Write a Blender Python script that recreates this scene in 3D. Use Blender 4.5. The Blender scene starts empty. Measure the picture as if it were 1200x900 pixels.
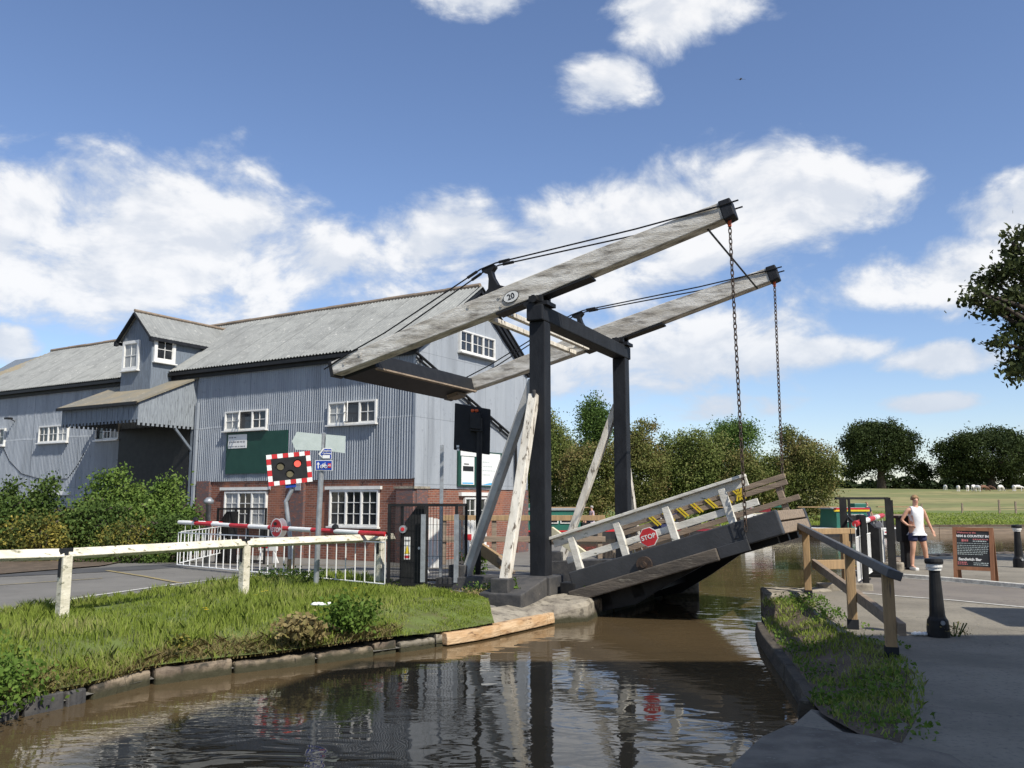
import bpy, bmesh, math, random
import numpy as np
from mathutils import Vector, Matrix
R = math.radians
C = bpy.context.scene.collection
sc = bpy.context.scene
# ------------------------------------------------------------------ camera, sky, sun, exposure
CAMH = 1.6; PITCH = math.atan(.135); F = 1000.0
cam = bpy.data.cameras.new('camera'); camo = bpy.data.objects.new('camera', cam); C.objects.link(camo)
camo.location = (0, 0, CAMH); camo.rotation_euler = (math.pi/2 + PITCH, 0, 0)
cam.sensor_width = 36; cam.lens = 36*F/1200; cam.clip_start = .1; cam.clip_end = 4000
sc.camera = camo
SUN_AZ = 40.0; SUN_EL = 47.0          # azimuth measured from -y (behind the camera) towards +x
sv = Vector((math.sin(R(SUN_AZ))*math.cos(R(SUN_EL)), -math.cos(R(SUN_AZ))*math.cos(R(SUN_EL)), math.sin(R(SUN_EL))))
sl = bpy.data.lights.new('sun', 'SUN'); so = bpy.data.objects.new('sun', sl); C.objects.link(so)
sl.energy = 5.0; sl.angle = R(.55); sl.color = (1, .95, .86)
so.rotation_euler = sv.to_track_quat('Z', 'Y').to_euler(); so.location = (10, -10, 30)
sc.view_settings.view_transform = 'Standard'; sc.view_settings.look = 'None'
sc.view_settings.gamma = 1; sc.view_settings.exposure = 0.12

def ray(px, py):
    x = (px-600)/F; v = (450-py)/F
    return Vector((x, math.cos(PITCH)-v*math.sin(PITCH), math.sin(PITCH)+v*math.cos(PITCH)))
def at(px, py, Y):
    d = ray(px, py); t = Y/d.y
    return Vector((d.x*t, Y, CAMH+d.z*t))
def gz(px, py, z=0.0):
    d = ray(px, py); t = (z-CAMH)/d.z
    return Vector((d.x*t, d.y*t, z))

# world
w = bpy.data.worlds.new('World'); sc.world = w; w.use_nodes = True
nt = w.node_tree; nt.nodes.clear()
class G:
    def __init__(s, nt): s.nt = nt
    def n(s, t, **k):
        n = s.nt.nodes.new(t)
        for a, b in k.items(): setattr(n, a, b)
        return n
    def l(s, a, b): s.nt.links.new(a, b)
    def m(s, op, a, b=None, c=None, clamp=False):
        n = s.n('ShaderNodeMath', operation=op, use_clamp=clamp)
        for i, v in enumerate((a, b, c)):
            if v is None: continue
            if isinstance(v, (int, float)): n.inputs[i].default_value = v
            else: s.l(v, n.inputs[i])
        return n.outputs[0]
    def mr(s, v, a, b, c=0.0, d=1.0, smooth=True):
        n = s.n('ShaderNodeMapRange', interpolation_type='SMOOTHSTEP' if smooth else 'LINEAR')
        s.l(v, n.inputs[0])
        for i, q in enumerate((a, b, c, d)): n.inputs[i+1].default_value = q
        return n.outputs[0]
    def mix(s, f, a, b):
        n = s.n('ShaderNodeMix', data_type='RGBA')
        if isinstance(f, (int, float)): n.inputs[0].default_value = f
        else: s.l(f, n.inputs[0])
        for i, v in ((6, a), (7, b)):
            if isinstance(v, tuple): n.inputs[i].default_value = (*v[:3], 1)
            else: s.l(v, n.inputs[i])
        return n.outputs[2]
g = G(nt)
sky = g.n('ShaderNodeTexSky', sky_type='NISHITA', sun_disc=False)
sky.sun_elevation = R(SUN_EL); sky.sun_rotation = math.atan2(sv.x, sv.y)
sky.air_density = 1.0; sky.dust_density = .25; sky.ozone_density = 1.6
tc = g.n('ShaderNodeTexCoord'); sep = g.n('ShaderNodeSeparateXYZ'); g.l(tc.outputs['Generated'], sep.inputs[0])
az = g.m('ARCTAN2', sep.outputs[0], sep.outputs[1]); el = g.m('ARCSINE', sep.outputs[2])
cmb = g.n('ShaderNodeCombineXYZ'); g.l(az, cmb.inputs[0]); g.l(g.m('MULTIPLY', el, 1.6), cmb.inputs[1])
def noise(vec, scale, det, rough, off=0.0, dist=0.0):
    n = g.n('ShaderNodeTexNoise'); n.inputs['Scale'].default_value = scale; n.inputs['Detail'].default_value = det
    n.inputs['Roughness'].default_value = rough; n.inputs['Distortion'].default_value = dist
    mp = g.n('ShaderNodeMapping'); mp.inputs[1].default_value = (off, off*.7, off*.3); g.l(vec, mp.inputs[0]); g.l(mp.outputs[0], n.inputs[0])
    return n.outputs[0]
n1 = noise(cmb.outputs[0], 7.5, 10, .6, 3.1, .25); n2 = noise(cmb.outputs[0], 3.0, 6, .55, 9.4)
CL = [ # px, py, half width, half height, weight: where each cloud stands in the sky
 (40,262,140,78,1.0),(220,285,190,80,1.0),(370,305,120,48,.8),(90,320,140,52,.9),(270,215,60,40,.5),
 (520,292,100,52,.85),(640,318,130,52,.9),(720,305,130,70,.9),
 (890,222,120,58,1.1),(820,268,150,68,1.05),(955,245,85,52,.9),(1042,222,34,42,.45),(760,235,80,26,.6),
 (815,8,118,44,.9),(695,100,66,30,.8),(560,0,80,18,.7),
 (1120,318,130,40,1.0),(1190,262,70,44,.9),(1115,421,72,17,.9),
 (845,478,84,19,.85),(770,415,160,60,.72),(1085,473,72,10,.8),(950,413,90,16,.55),(1190,500,60,14,.5),(10,402,32,18,.8),
 (560,375,80,26,.4)]
mx = None
relsum = None
for (px, py, hw, hh, wt) in CL:
    d = ray(px, py).normalized(); a0 = math.atan2(d.x, d.y); e0 = math.asin(d.z)
    dh = d.y
    dx = g.m('MULTIPLY', g.m('SUBTRACT', az, a0), 1/(hw/F*dh*1.15)); dy = g.m('MULTIPLY', g.m('SUBTRACT', el, e0), 1/(hh/F*1.15))
    r2 = g.m('ADD', g.m('MULTIPLY', dx, dx), g.m('MULTIPLY', dy, dy))
    v = g.m('MULTIPLY', g.m('SUBTRACT', 1.0, r2), wt)
    mx = v if mx is None else g.m('MAXIMUM', mx, v)
outside = g.m('SUBTRACT', g.m('MULTIPLY', n2, 3.0), 1.5)       # unseen clouds round the rest of the sky, cover tuned for ambient light
away = g.mr(sep.outputs[1], .55, .35)
outside = g.m('SUBTRACT', g.m('MULTIPLY', outside, away), g.m('MULTIPLY', g.m('SUBTRACT', 1.0, away), 3.0))
mx = g.m('MAXIMUM', mx, outside)
mx = g.m('MAXIMUM', mx, -3.0)
dens = g.m('ADD', g.m('MULTIPLY', mx, .72), g.m('MULTIPLY', g.m('SUBTRACT', n1, .5), 2.7))
mask = g.mr(dens, -.08, .5)
thick = g.mr(dens, .3, 1.25)
mpc = g.n('ShaderNodeMapping'); mpc.inputs[1].default_value = (.012, .035, 0); g.l(cmb.outputs[0], mpc.inputs[0])
n1b = noise(mpc.outputs[0], 7.5, 6, .55, 3.1, .25)
n1c = noise(cmb.outputs[0], 7.5, 6, .55, 3.1, .25)
emb = g.mr(g.m('SUBTRACT', n1c, n1b), -.1, .09)
cshade = g.m('MULTIPLY', g.mr(dens, .05, .6), g.m('ADD', .35, g.m('MULTIPLY', emb, .65)))
ccol = g.mix(cshade, (4.5, 4.95, 5.7), (7.3, 7.3, 7.35))
bottom = g.mr(el, R(3), R(13))
ccol = g.mix(bottom, (4.6, 5.1, 5.9), ccol)
skyc = g.mix(1.0, sky.outputs[0], (0, 0, 0))
skyc = g.n('ShaderNodeMix', data_type='RGBA', blend_type='MULTIPLY'); skyc.inputs[0].default_value = 1
g.l(sky.outputs[0], skyc.inputs[6]); skyc.inputs[7].default_value = (.95, .97, 1.1, 1)
fin = g.mix(g.m('MULTIPLY', mask, .93), skyc.outputs[2], ccol)
bg = g.n('ShaderNodeBackground'); bg.inputs[1].default_value = .126; g.l(fin, bg.inputs[0])
wo = g.n('ShaderNodeOutputWorld'); g.l(bg.outputs[0], wo.inputs[0])

# ------------------------------------------------------------------ materials
def mat(name, c1, c2=None, scale=4.0, rough=.75, bump=0.0, bscale=None, metal=0.0, c3=None, s3=18.0, t3=(.58,.68), stretch=(1,1,1), det=6, rr=None, spec=.4, thr=(.35,.65), crack=0, wet=None):
    m = bpy.data.materials.new(name); m.use_nodes = True; t = m.node_tree; t.nodes.clear(); g = G(t)
    b = g.n('ShaderNodeBsdfPrincipled'); o = g.n('ShaderNodeOutputMaterial'); g.l(b.outputs[0], o.inputs[0])
    b.inputs['Roughness'].default_value = rough; b.inputs['Metallic'].default_value = metal
    b.inputs['Specular IOR Level'].default_value = spec
    tcn = g.n('ShaderNodeTexCoord'); mp = g.n('ShaderNodeMapping'); mp.inputs[3].default_value = stretch
    g.l(tcn.outputs['Object'], mp.inputs[0])
    def nz(s, d=det):
        n = g.n('ShaderNodeTexNoise'); n.inputs['Scale'].default_value = s; n.inputs['Detail'].default_value = d; n.inputs['Roughness'].default_value = .62
        g.l(mp.outputs[0], n.inputs[0]); return n.outputs[0]
    if c2 is None: c2 = tuple(v*.8 for v in c1)
    col = g.mix(g.mr(nz(scale), *thr), c1, c2)
    if c3 is not None: col = g.mix(g.mr(nz(s3, 8), *t3), col, c3)
    if crack:
        vo = g.n('ShaderNodeTexVoronoi', feature='DISTANCE_TO_EDGE'); vo.inputs['Scale'].default_value = crack
        wp = g.n('ShaderNodeTexNoise'); wp.inputs['Scale'].default_value = 2.5; wp.inputs['Detail'].default_value = 6; g.l(tcn.outputs['Object'], wp.inputs[0])
        va = g.n('ShaderNodeVectorMath', operation='SCALE'); g.l(wp.outputs['Color'], va.inputs[0]); va.inputs['Scale'].default_value = .9
        vb = g.n('ShaderNodeVectorMath', operation='ADD'); g.l(va.outputs[0], vb.inputs[0]); g.l(tcn.outputs['Object'], vb.inputs[1]); g.l(vb.outputs[0], vo.inputs['Vector'])
        ck = g.m('MULTIPLY', g.mr(vo.outputs[0], .006, .0), g.mr(nz(.9, 2), .42, .6))
        col = g.mix(g.m('MULTIPLY', ck, .75), col, tuple(v*.3 for v in c1))
        sp_ = g.n('ShaderNodeTexVoronoi'); sp_.inputs['Scale'].default_value = 14; g.l(tcn.outputs['Object'], sp_.inputs['Vector'])
        col = g.mix(g.m('MULTIPLY', g.mr(sp_.outputs['Distance'], .16, .05), g.mr(nz(1.7, 3), .5, .62)), col, tuple(v*.45 for v in c1))
        st_ = g.n('ShaderNodeTexNoise'); st_.inputs['Scale'].default_value = .35; st_.inputs['Detail'].default_value = 9; st_.inputs['Roughness'].default_value = .7; g.l(tcn.outputs['Object'], st_.inputs[0])
        col = g.mix(g.m('MULTIPLY', g.mr(st_.outputs[0], .5, .68), .5), col, tuple(v*.62 for v in c1))
    if wet is not None:
        sz_ = g.n('ShaderNodeSeparateXYZ'); g.l(tcn.outputs['Object'], sz_.inputs[0])
        zz = g.m('ADD', sz_.outputs[2], g.m('MULTIPLY', g.m('SUBTRACT', nz(7, 4), .5), .12))
        col = g.mix(g.mr(zz, wet+.05, wet-.03), col, (.045,.042,.022))
    g.l(col, b.inputs['Base Color'])
    if bump:
        bn = g.n('ShaderNodeBump'); bn.inputs['Strength'].default_value = bump; bn.inputs['Distance'].default_value = .02
        g.l(nz(bscale or scale*6), bn.inputs['Height']); g.l(bn.outputs[0], b.inputs['Normal'])
    m['b'] = 1
    return m
M = {}
M['asphalt'] = mat('asphalt', (.185,.175,.155), (.145,.137,.122), .6, .9, .5, 60, c3=(.22,.21,.19), s3=90, t3=(.52,.66), crack=.4)
M['asphalt_dark'] = mat('dark_tarmac', (.085,.084,.082), (.06,.06,.06), 1.2, .9, .5, 70, c3=(.13,.125,.115), s3=60, t3=(.6,.72))
M['paving'] = mat('pale_tarmac', (.285,.255,.2), (.2,.18,.142), .7, .95, .8, 60, c3=(.15,.135,.115), s3=22, t3=(.5,.72), det=10, crack=.55)
M['road_r'] = mat('worn_road_tarmac', (.215,.19,.16), (.17,.15,.13), .8, .9, .4, 80, c3=(.26,.24,.21), s3=50, t3=(.6,.7), crack=.45)
M['line'] = mat('road_paint', (.62,.6,.54), (.42,.41,.37), 12, .8, .1)
M['yline'] = mat('yellow_road_paint', (.36,.28,.11), (.22,.19,.12), 9, .85, .1)
M['soil'] = mat('soil', (.13,.095,.065), (.08,.06,.04), 3, .95, .8, 25, c3=(.2,.17,.12), s3=14)
M['turf'] = mat('turf', (.13,.17,.04), (.10,.11,.035), 2.5, .95, .8, 30, c3=(.12,.10,.05), s3=3, t3=(.6,.75))
M['field'] = mat('field_grass', (.27,.235,.095), (.17,.185,.06), .09, .95, .3, 3, c3=(.13,.13,.045), s3=.7, t3=(.48,.62), thr=(.42,.58), stretch=(.35,1,1))
M['verge'] = mat('verge_grass', (.11,.15,.03), (.16,.18,.045), .25, .95, .6, 6, c3=(.25,.2,.08), s3=.8, t3=(.55,.72), stretch=(.4,1,1))
M['stone'] = mat('canal_stone', (.3,.24,.17), (.13,.10,.075), 3, .9, 1.0, 12, c3=(.05,.045,.035), s3=6, t3=(.5,.64), wet=-.27)
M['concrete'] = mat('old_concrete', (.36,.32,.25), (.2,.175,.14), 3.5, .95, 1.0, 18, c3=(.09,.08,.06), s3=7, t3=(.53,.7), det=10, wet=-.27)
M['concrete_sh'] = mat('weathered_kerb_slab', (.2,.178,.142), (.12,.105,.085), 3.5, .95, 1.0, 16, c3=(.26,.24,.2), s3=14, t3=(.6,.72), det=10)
M['plinth'] = mat('black_painted_concrete', (.045,.045,.047), (.085,.08,.075), 4, .75, .4, 30, c3=(.25,.22,.19), s3=9, t3=(.68,.75))
M['fender'] = mat('rusty_fender_timber', (.6,.43,.26), (.45,.27,.13), 5, .85, .8, 24, c3=(.16,.09,.05), s3=6, t3=(.54,.66), stretch=(.5,.5,2))
M['old_wood'] = mat('weathered_white_paint', (.76,.73,.66), (.47,.43,.36), 3.2, .8, .7, 30, c3=(.17,.15,.125), s3=4.5, t3=(.44,.74), stretch=(.45,2.0,2.2), det=10)
M['brace_white'] = mat('flaking_white_paint', (.8,.75,.65), (.6,.55,.46), 3, .75, .4, 20, c3=(.14,.11,.08), s3=6, t3=(.57,.64), stretch=(2,2,.5))
M['brace_grey'] = mat('grey_weathered_paint', (.46,.45,.42), (.34,.33,.31), 3, .8, .4, 20, c3=(.13,.12,.11), s3=8, t3=(.6,.72))
M['white_rail'] = mat('white_rail_paint', (.74,.71,.63), (.55,.52,.45), 4, .75, .3, 25, c3=(.15,.15,.11), s3=10, t3=(.6,.7), stretch=(.5,1.5,1.5))
M['fence_white'] = mat('mossy_white_fence_paint', (.76,.71,.58), (.56,.52,.4), 4, .85, .5, 26, c3=(.2,.19,.12), s3=11, t3=(.54,.68), stretch=(.6,1,1.6))
M['black_wood'] = mat('black_painted_timber', (.014,.015,.018), (.022,.024,.028), 4, .6, .3, 30, spec=.2, c3=(.12,.11,.1), s3=12, t3=(.7,.75), stretch=(1,1,.4))
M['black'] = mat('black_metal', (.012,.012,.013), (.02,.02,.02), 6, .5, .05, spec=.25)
M['board_black'] = mat('black_board', (.02,.021,.023), (.014,.015,.017), 6, .6, .05, spec=.25)
M['deck_steel'] = mat('dark_grey_painted_steel', (.048,.049,.052), (.035,.036,.038), 2, .5, .2, 20, c3=(.1,.095,.09), s3=14, t3=(.66,.74))
M['deck_timber'] = mat('mossy_deck_timber', (.12,.10,.08), (.07,.06,.05), 3, .9, .8, 15, c3=(.2,.18,.14), s3=9, t3=(.58,.7), stretch=(.4,1,2))
M['sleeper'] = mat('old_dark_sleeper', (.085,.07,.05), (.045,.038,.03), 4, .95, .9, 18, c3=(.16,.14,.1), s3=8, t3=(.55,.7), stretch=(1,1,2))
M['pine'] = mat('fresh_pine', (.4,.265,.135), (.3,.2,.105), 5, .8, .5, 22, c3=(.17,.12,.08), s3=9, t3=(.58,.72), stretch=(3,3,.35))
M['grey_timber'] = mat('greyed_timber', (.3,.23,.165), (.2,.155,.115), 5, .85, .5, 18, stretch=(.3,2,3))
M['cap_grey'] = mat('grey_rail_capping', (.085,.083,.08), (.065,.064,.062), 5, .55, .1)
M['steel'] = mat('galvanised_steel', (.4,.42,.43), (.3,.31,.32), 9, .45, .05, metal=.5)
M['chain'] = mat('rusty_chain', (.10,.065,.045), (.05,.04,.035), 12, .7, .1, metal=.4)
M['white'] = mat('white_gloss_paint', (.78,.77,.73), (.68,.67,.63), 5, .45, .05)
M['cream'] = mat('cream_paint', (.72,.66,.45), (.62,.56,.38), 5, .5)
M['red'] = mat('red_paint', (.55,.03,.035), (.45,.025,.03), 6, .45)
M['yellow'] = mat('yellow_tape', (.75,.56,.03), (.6,.44,.03), 10, .5)
M['orange'] = mat('orange_plastic', (.7,.12,.03), (.6,.1,.03), 6, .5)
M['blue'] = mat('blue_sign_paint', (.01,.05,.33), (.012,.045,.28), 6, .4)
M['signback'] = mat('pale_sign_backing', (.5,.56,.53), (.44,.5,.47), 5, .5)
M['green_board'] = mat('dark_green_paint', (.008,.05,.035), (.012,.06,.042), 3, .5)
M['green'] = mat('green_boat_paint', (.02,.13,.09), (.025,.11,.08), 3, .35)
M['navy'] = mat('navy_fabric', (.03,.035,.085), (.04,.045,.10), 9, .9)
M['paper'] = mat('white_paper', (.8,.8,.77), (.74,.74,.71), 5, .6)
M['ink'] = mat('grey_print', (.25,.26,.27), (.3,.3,.3), 9, .8)
M['cyan'] = mat('pale_blue_print', (.08,.42,.7), (.1,.4,.66), 5, .6)
M['skin'] = mat('skin', (.62,.36,.25), (.55,.3,.2), 9, .55)
M['hair'] = mat('blond_hair', (.35,.22,.11), (.2,.12,.06), 30, .7)
M['grey_hair'] = mat('grey_hair', (.4,.37,.34), (.3,.28,.26), 30, .7)
M['vest'] = mat('white_cotton', (.8,.8,.8), (.7,.7,.72), 12, .9, .2, 20)
M['shirt'] = mat('striped_shirt', (.3,.12,.12), (.5,.5,.55), 20, .9)
M['bark'] = mat('bark', (.10,.08,.06), (.055,.045,.035), 5, .95, .9, 20, stretch=(1,1,.3))
M['brown_frame'] = mat('stained_wood_frame', (.33,.15,.075), (.24,.11,.055), 5, .6, .1, stretch=(2,2,.4))
M['chalk_board'] = mat('chalkboard', (.022,.024,.026), (.035,.036,.038), 4, .7)
M['chalk_red'] = mat('red_chalk', (.6,.2,.2), (.5,.15,.15), 9, .9)
M['dark_glass'] = mat('window_glass', (.012,.014,.017), (.04,.042,.045), .9, .06, spec=.6)
M['curtain'] = mat('net_curtain', (.42,.43,.42), (.3,.31,.3), 4, .8, stretch=(6,6,.5))
M['lichen_stone'] = M['stone']
M['hull'] = mat('black_hull_paint', (.015,.015,.016), (.03,.028,.026), 3, .5)
M['maroon'] = mat('maroon_boat_paint', (.22,.02,.03), (.18,.018,.025), 3, .4)
M['boat_grey'] = mat('grey_boat_roof', (.3,.32,.32), (.24,.25,.25), 3, .6)
M['plaster'] = mat('white_render', (.7,.68,.62), (.62,.6,.55), 2, .85, .2)
M['slate'] = mat('slate_roof', (.09,.09,.1), (.06,.06,.07), 3, .7, .3)
M['blade_green'] = None
def emit(name, col, s, base=(.1,.1,.1)):
    m = bpy.data.materials.new(name); m.use_nodes = True; b = m.node_tree.nodes['Principled BSDF']
    b.inputs['Base Color'].default_value = (*base, 1); b.inputs['Emission Color'].default_value = (*col, 1); b.inputs['Emission Strength'].default_value = s
    return m
M['lamp_red'] = emit('lit_red_lamp', (1, .14, .10), .85, (.3,.03,.02))
M['lamp_off'] = mat('unlit_amber_lens', (.16,.14,.085), (.12,.105,.065), 9, .3)
def leafmat(name, cols, trans=.25, rough=.55, patch=1.3):
    m = bpy.data.materials.new(name); m.use_nodes = True; t = m.node_tree; t.nodes.clear(); g = G(t)
    b = g.n('ShaderNodeBsdfPrincipled'); o = g.n('ShaderNodeOutputMaterial'); tr = g.n('ShaderNodeBsdfTranslucent'); ms = g.n('ShaderNodeMixShader')
    ge = g.n('ShaderNodeNewGeometry'); rp = g.n('ShaderNodeValToRGB'); tcn = g.n('ShaderNodeTexCoord')
    n = g.n('ShaderNodeTexNoise'); n.inputs['Scale'].default_value = patch; n.inputs['Detail'].default_value = 3; g.l(tcn.outputs['Object'], n.inputs[0])
    v = g.m('ADD', g.m('MULTIPLY', ge.outputs['Random Per Island'], .5), g.m('MULTIPLY', g.mr(n.outputs[0], .3, .7), .5))
    g.l(v, rp.inputs[0]); el_ = rp.color_ramp.elements
    while len(el_) < len(cols): el_.new(.5)
    for i, c in enumerate(cols): el_[i].position = i/(len(cols)-1); el_[i].color = (*c, 1)
    g.l(rp.outputs[0], b.inputs['Base Color']); g.l(rp.outputs[0], tr.inputs[0]); b.inputs['Roughness'].default_value = max(.65, rough); b.inputs['Specular IOR Level'].default_value = .12
    ms.inputs[0].default_value = trans; g.l(b.outputs[0], ms.inputs[1]); g.l(tr.outputs[0], ms.inputs[2]); g.l(ms.outputs[0], o.inputs[0])
    return m
M['grass'] = leafmat('grass_blades', [(.12,.17,.025),(.2,.26,.04),(.28,.34,.07),(.4,.37,.17)], .3, patch=.8)
M['grass_dry'] = leafmat('dry_grass_blades', [(.22,.17,.07),(.3,.24,.11),(.17,.16,.05)], .25)
M['nettle'] = leafmat('nettle_leaves', [(.06,.11,.018),(.1,.17,.028),(.16,.23,.05)], .25)
M['laurel'] = leafmat('laurel_leaves', [(.045,.08,.02),(.075,.12,.028),(.13,.175,.045)], .15, .4)
M['conifer'] = leafmat('light_green_leaves', [(.075,.13,.026),(.12,.19,.038),(.19,.25,.06)], .2)
M['varieg'] = leafmat('yellow_variegated_leaves', [(.05,.08,.02),(.09,.11,.03),(.28,.24,.05),(.5,.4,.1)], .2)
M['hawthorn'] = leafmat('hawthorn_leaves', [(.07,.10,.025),(.13,.15,.04),(.2,.185,.065),(.28,.17,.08)], .2, patch=.45)
M['hawthorn_g'] = leafmat('green_hawthorn_leaves', [(.07,.105,.026),(.13,.165,.042),(.19,.22,.065),(.23,.2,.075)], .2, patch=.5)
M['tall_green'] = leafmat('tall_tree_leaves', [(.05,.09,.02),(.08,.13,.03),(.12,.18,.045)], .2, patch=.5)
M['oak'] = leafmat('oak_leaves', [(.018,.03,.009),(.036,.052,.015),(.06,.08,.024)], .1, patch=.25)
M['hedge_far'] = leafmat('far_hedge_leaves', [(.012,.022,.008),(.022,.035,.012),(.035,.05,.018)], .1, patch=.1)
M['ash'] = leafmat('ash_leaves', [(.03,.045,.014),(.06,.075,.025),(.12,.13,.05)], .2, patch=.7)
M['ivy'] = leafmat('weed_leaves', [(.03,.06,.012),(.06,.1,.02),(.09,.13,.03)], .25)

# corrugated metal with sheet joints and streaks
def corrmat(name, a, b, c, axis='x', rough=.55, cw=.66, rh=2.05):
    m = bpy.data.materials.new(name); m.use_nodes = True; t = m.node_tree; t.nodes.clear(); g = G(t)
    p = g.n('ShaderNodeBsdfPrincipled'); o = g.n('ShaderNodeOutputMaterial'); g.l(p.outputs[0], o.inputs[0])
    tcn = g.n('ShaderNodeTexCoord'); s = g.n('ShaderNodeSeparateXYZ'); g.l(tcn.outputs['Object'], s.inputs[0])
    u = s.outputs[0] if axis == 'x' else s.outputs[1]
    cell = g.m('FLOOR', g.m('DIVIDE', u, cw)); row = g.m('FLOOR', g.m('DIVIDE', s.outputs[2], rh))
    wn = g.n('ShaderNodeTexWhiteNoise', noise_dimensions='2D'); cc = g.n('ShaderNodeCombineXYZ'); g.l(cell, cc.inputs[0]); g.l(row, cc.inputs[1]); g.l(cc.outputs[0], wn.inputs[0])
    st = g.n('ShaderNodeMapping'); st.inputs[3].default_value = (3, 3, .35); g.l(tcn.outputs['Object'], st.inputs[0])
    n = g.n('ShaderNodeTexNoise'); n.inputs['Scale'].default_value = 1.6; n.inputs['Detail'].default_value = 8; n.inputs['Roughness'].default_value = .7; g.l(st.outputs[0], n.inputs[0])
    n3 = g.n('ShaderNodeTexNoise'); n3.inputs['Scale'].default_value = 5; n3.inputs['Detail'].default_value = 8; n3.inputs['Roughness'].default_value = .75; g.l(tcn.outputs['Object'], n3.inputs[0])
    col = g.mix(g.m('ADD', g.m('MULTIPLY', wn.outputs[0], .45), g.m('MULTIPLY', g.mr(n.outputs[0], .35, .65), .55)), a, b)
    col = g.mix(g.mr(n3.outputs[0], .56, .72), col, c)
    n4 = g.n('ShaderNodeTexNoise'); n4.inputs['Scale'].default_value = .6; n4.inputs['Detail'].default_value = 5; g.l(st.outputs[0], n4.inputs[0])
    col = g.mix(g.m('MULTIPLY', g.mr(n4.outputs[0], .5, .75), .45), col, tuple(v*.55 for v in b))
    # joints
    fu = g.m('FRACT', g.m('DIVIDE', u, cw)); fz = g.m('FRACT', g.m('DIVIDE', s.outputs[2], rh))
    j = g.m('MAXIMUM', g.m('LESS_THAN', fu, .018), g.m('LESS_THAN', fz, .008))
    col = g.mix(g.m('MULTIPLY', j, .6), col, tuple(v*.3 for v in a))
    g.l(col, p.inputs['Base Color']); p.inputs['Roughness'].default_value = rough
    return m
M['corr'] = corrmat('blue_grey_corrugated_iron', (.34,.37,.405), (.245,.272,.303), (.15,.162,.18))
M['corr_y'] = corrmat('blue_grey_corrugated_iron_gable', (.36,.385,.41), (.3,.325,.352), (.2,.215,.235), 'y')
M['boards'] = mat('grey_painted_boards', (.2,.235,.275), (.13,.15,.175), 5, .8, .4, 20, c3=(.06,.065,.07), s3=9, t3=(.6,.72), stretch=(8,8,.5))
M['boards_pale'] = mat('peeling_pale_boards', (.3,.33,.35), (.22,.24,.26), 5, .8, .4, 20, c3=(.1,.11,.11), s3=6, t3=(.58,.66), stretch=(5,5,.6))
M['roof'] = corrmat('lichened_corrugated_roof', (.29,.295,.275), (.205,.21,.2), (.5,.49,.45), 'x', .85, .95, 1.22)
M['roof_brown'] = mat('brown_lichen_roof', (.27,.225,.15), (.21,.195,.155), 1.2, .85, .3, 20, c3=(.42,.38,.3), s3=6, t3=(.6,.7))
def brickmat():
    m = bpy.data.materials.new('red_brick'); m.use_nodes = True; t = m.node_tree; t.nodes.clear(); g = G(t)
    p = g.n('ShaderNodeBsdfPrincipled'); o = g.n('ShaderNodeOutputMaterial'); g.l(p.outputs[0], o.inputs[0])
    tcn = g.n('ShaderNodeTexCoord'); s = g.n('ShaderNodeSeparateXYZ'); g.l(tcn.outputs['Object'], s.inputs[0])
    cc = g.n('ShaderNodeCombineXYZ'); g.l(g.m('ADD', s.outputs[0], s.outputs[1]), cc.inputs[0]); g.l(s.outputs[2], cc.inputs[1])
    br = g.n('ShaderNodeTexBrick'); g.l(cc.outputs[0], br.inputs[0])
    br.inputs['Color1'].default_value = (.27,.095,.055,1); br.inputs['Color2'].default_value = (.16,.065,.045,1); br.inputs['Mortar'].default_value = (.28,.22,.18,1)
    br.inputs['Scale'].default_value = 1; br.inputs['Brick Width'].default_value = .225; br.inputs['Row Height'].default_value = .075; br.inputs['Mortar Size'].default_value = .007
    n = g.n('ShaderNodeTexNoise'); n.inputs['Scale'].default_value = 1.5; n.inputs['Detail'].default_value = 8; g.l(tcn.outputs['Object'], n.inputs[0])
    col = g.mix(g.mr(n.outputs[0], .5, .75), br.outputs[0], (.34,.14,.08))
    n2 = g.n('ShaderNodeTexNoise'); n2.inputs['Scale'].default_value = 5; n2.inputs['Detail'].default_value = 6; g.l(tcn.outputs['Object'], n2.inputs[0])
    col = g.mix(g.mr(n2.outputs[0], .6, .75), col, (.07,.04,.032))
    g.l(col, p.inputs['Base Color']); p.inputs['Roughness'].default_value = .9
    bn = g.n('ShaderNodeBump'); bn.inputs['Strength'].default_value = .5; bn.inputs['Distance'].default_value = .01; g.l(br.outputs[1], bn.inputs['Height']); bn.invert = True; g.l(bn.outputs[0], p.inputs['Normal'])
    return m
M['brick'] = brickmat()
M['blue_brick'] = mat('blue_engineering_brick', (.1,.09,.095), (.2,.09,.065), 7, .7, .5, 20, c3=(.3,.12,.08), s3=9, t3=(.58,.6), stretch=(1,1,2.6))
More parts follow.
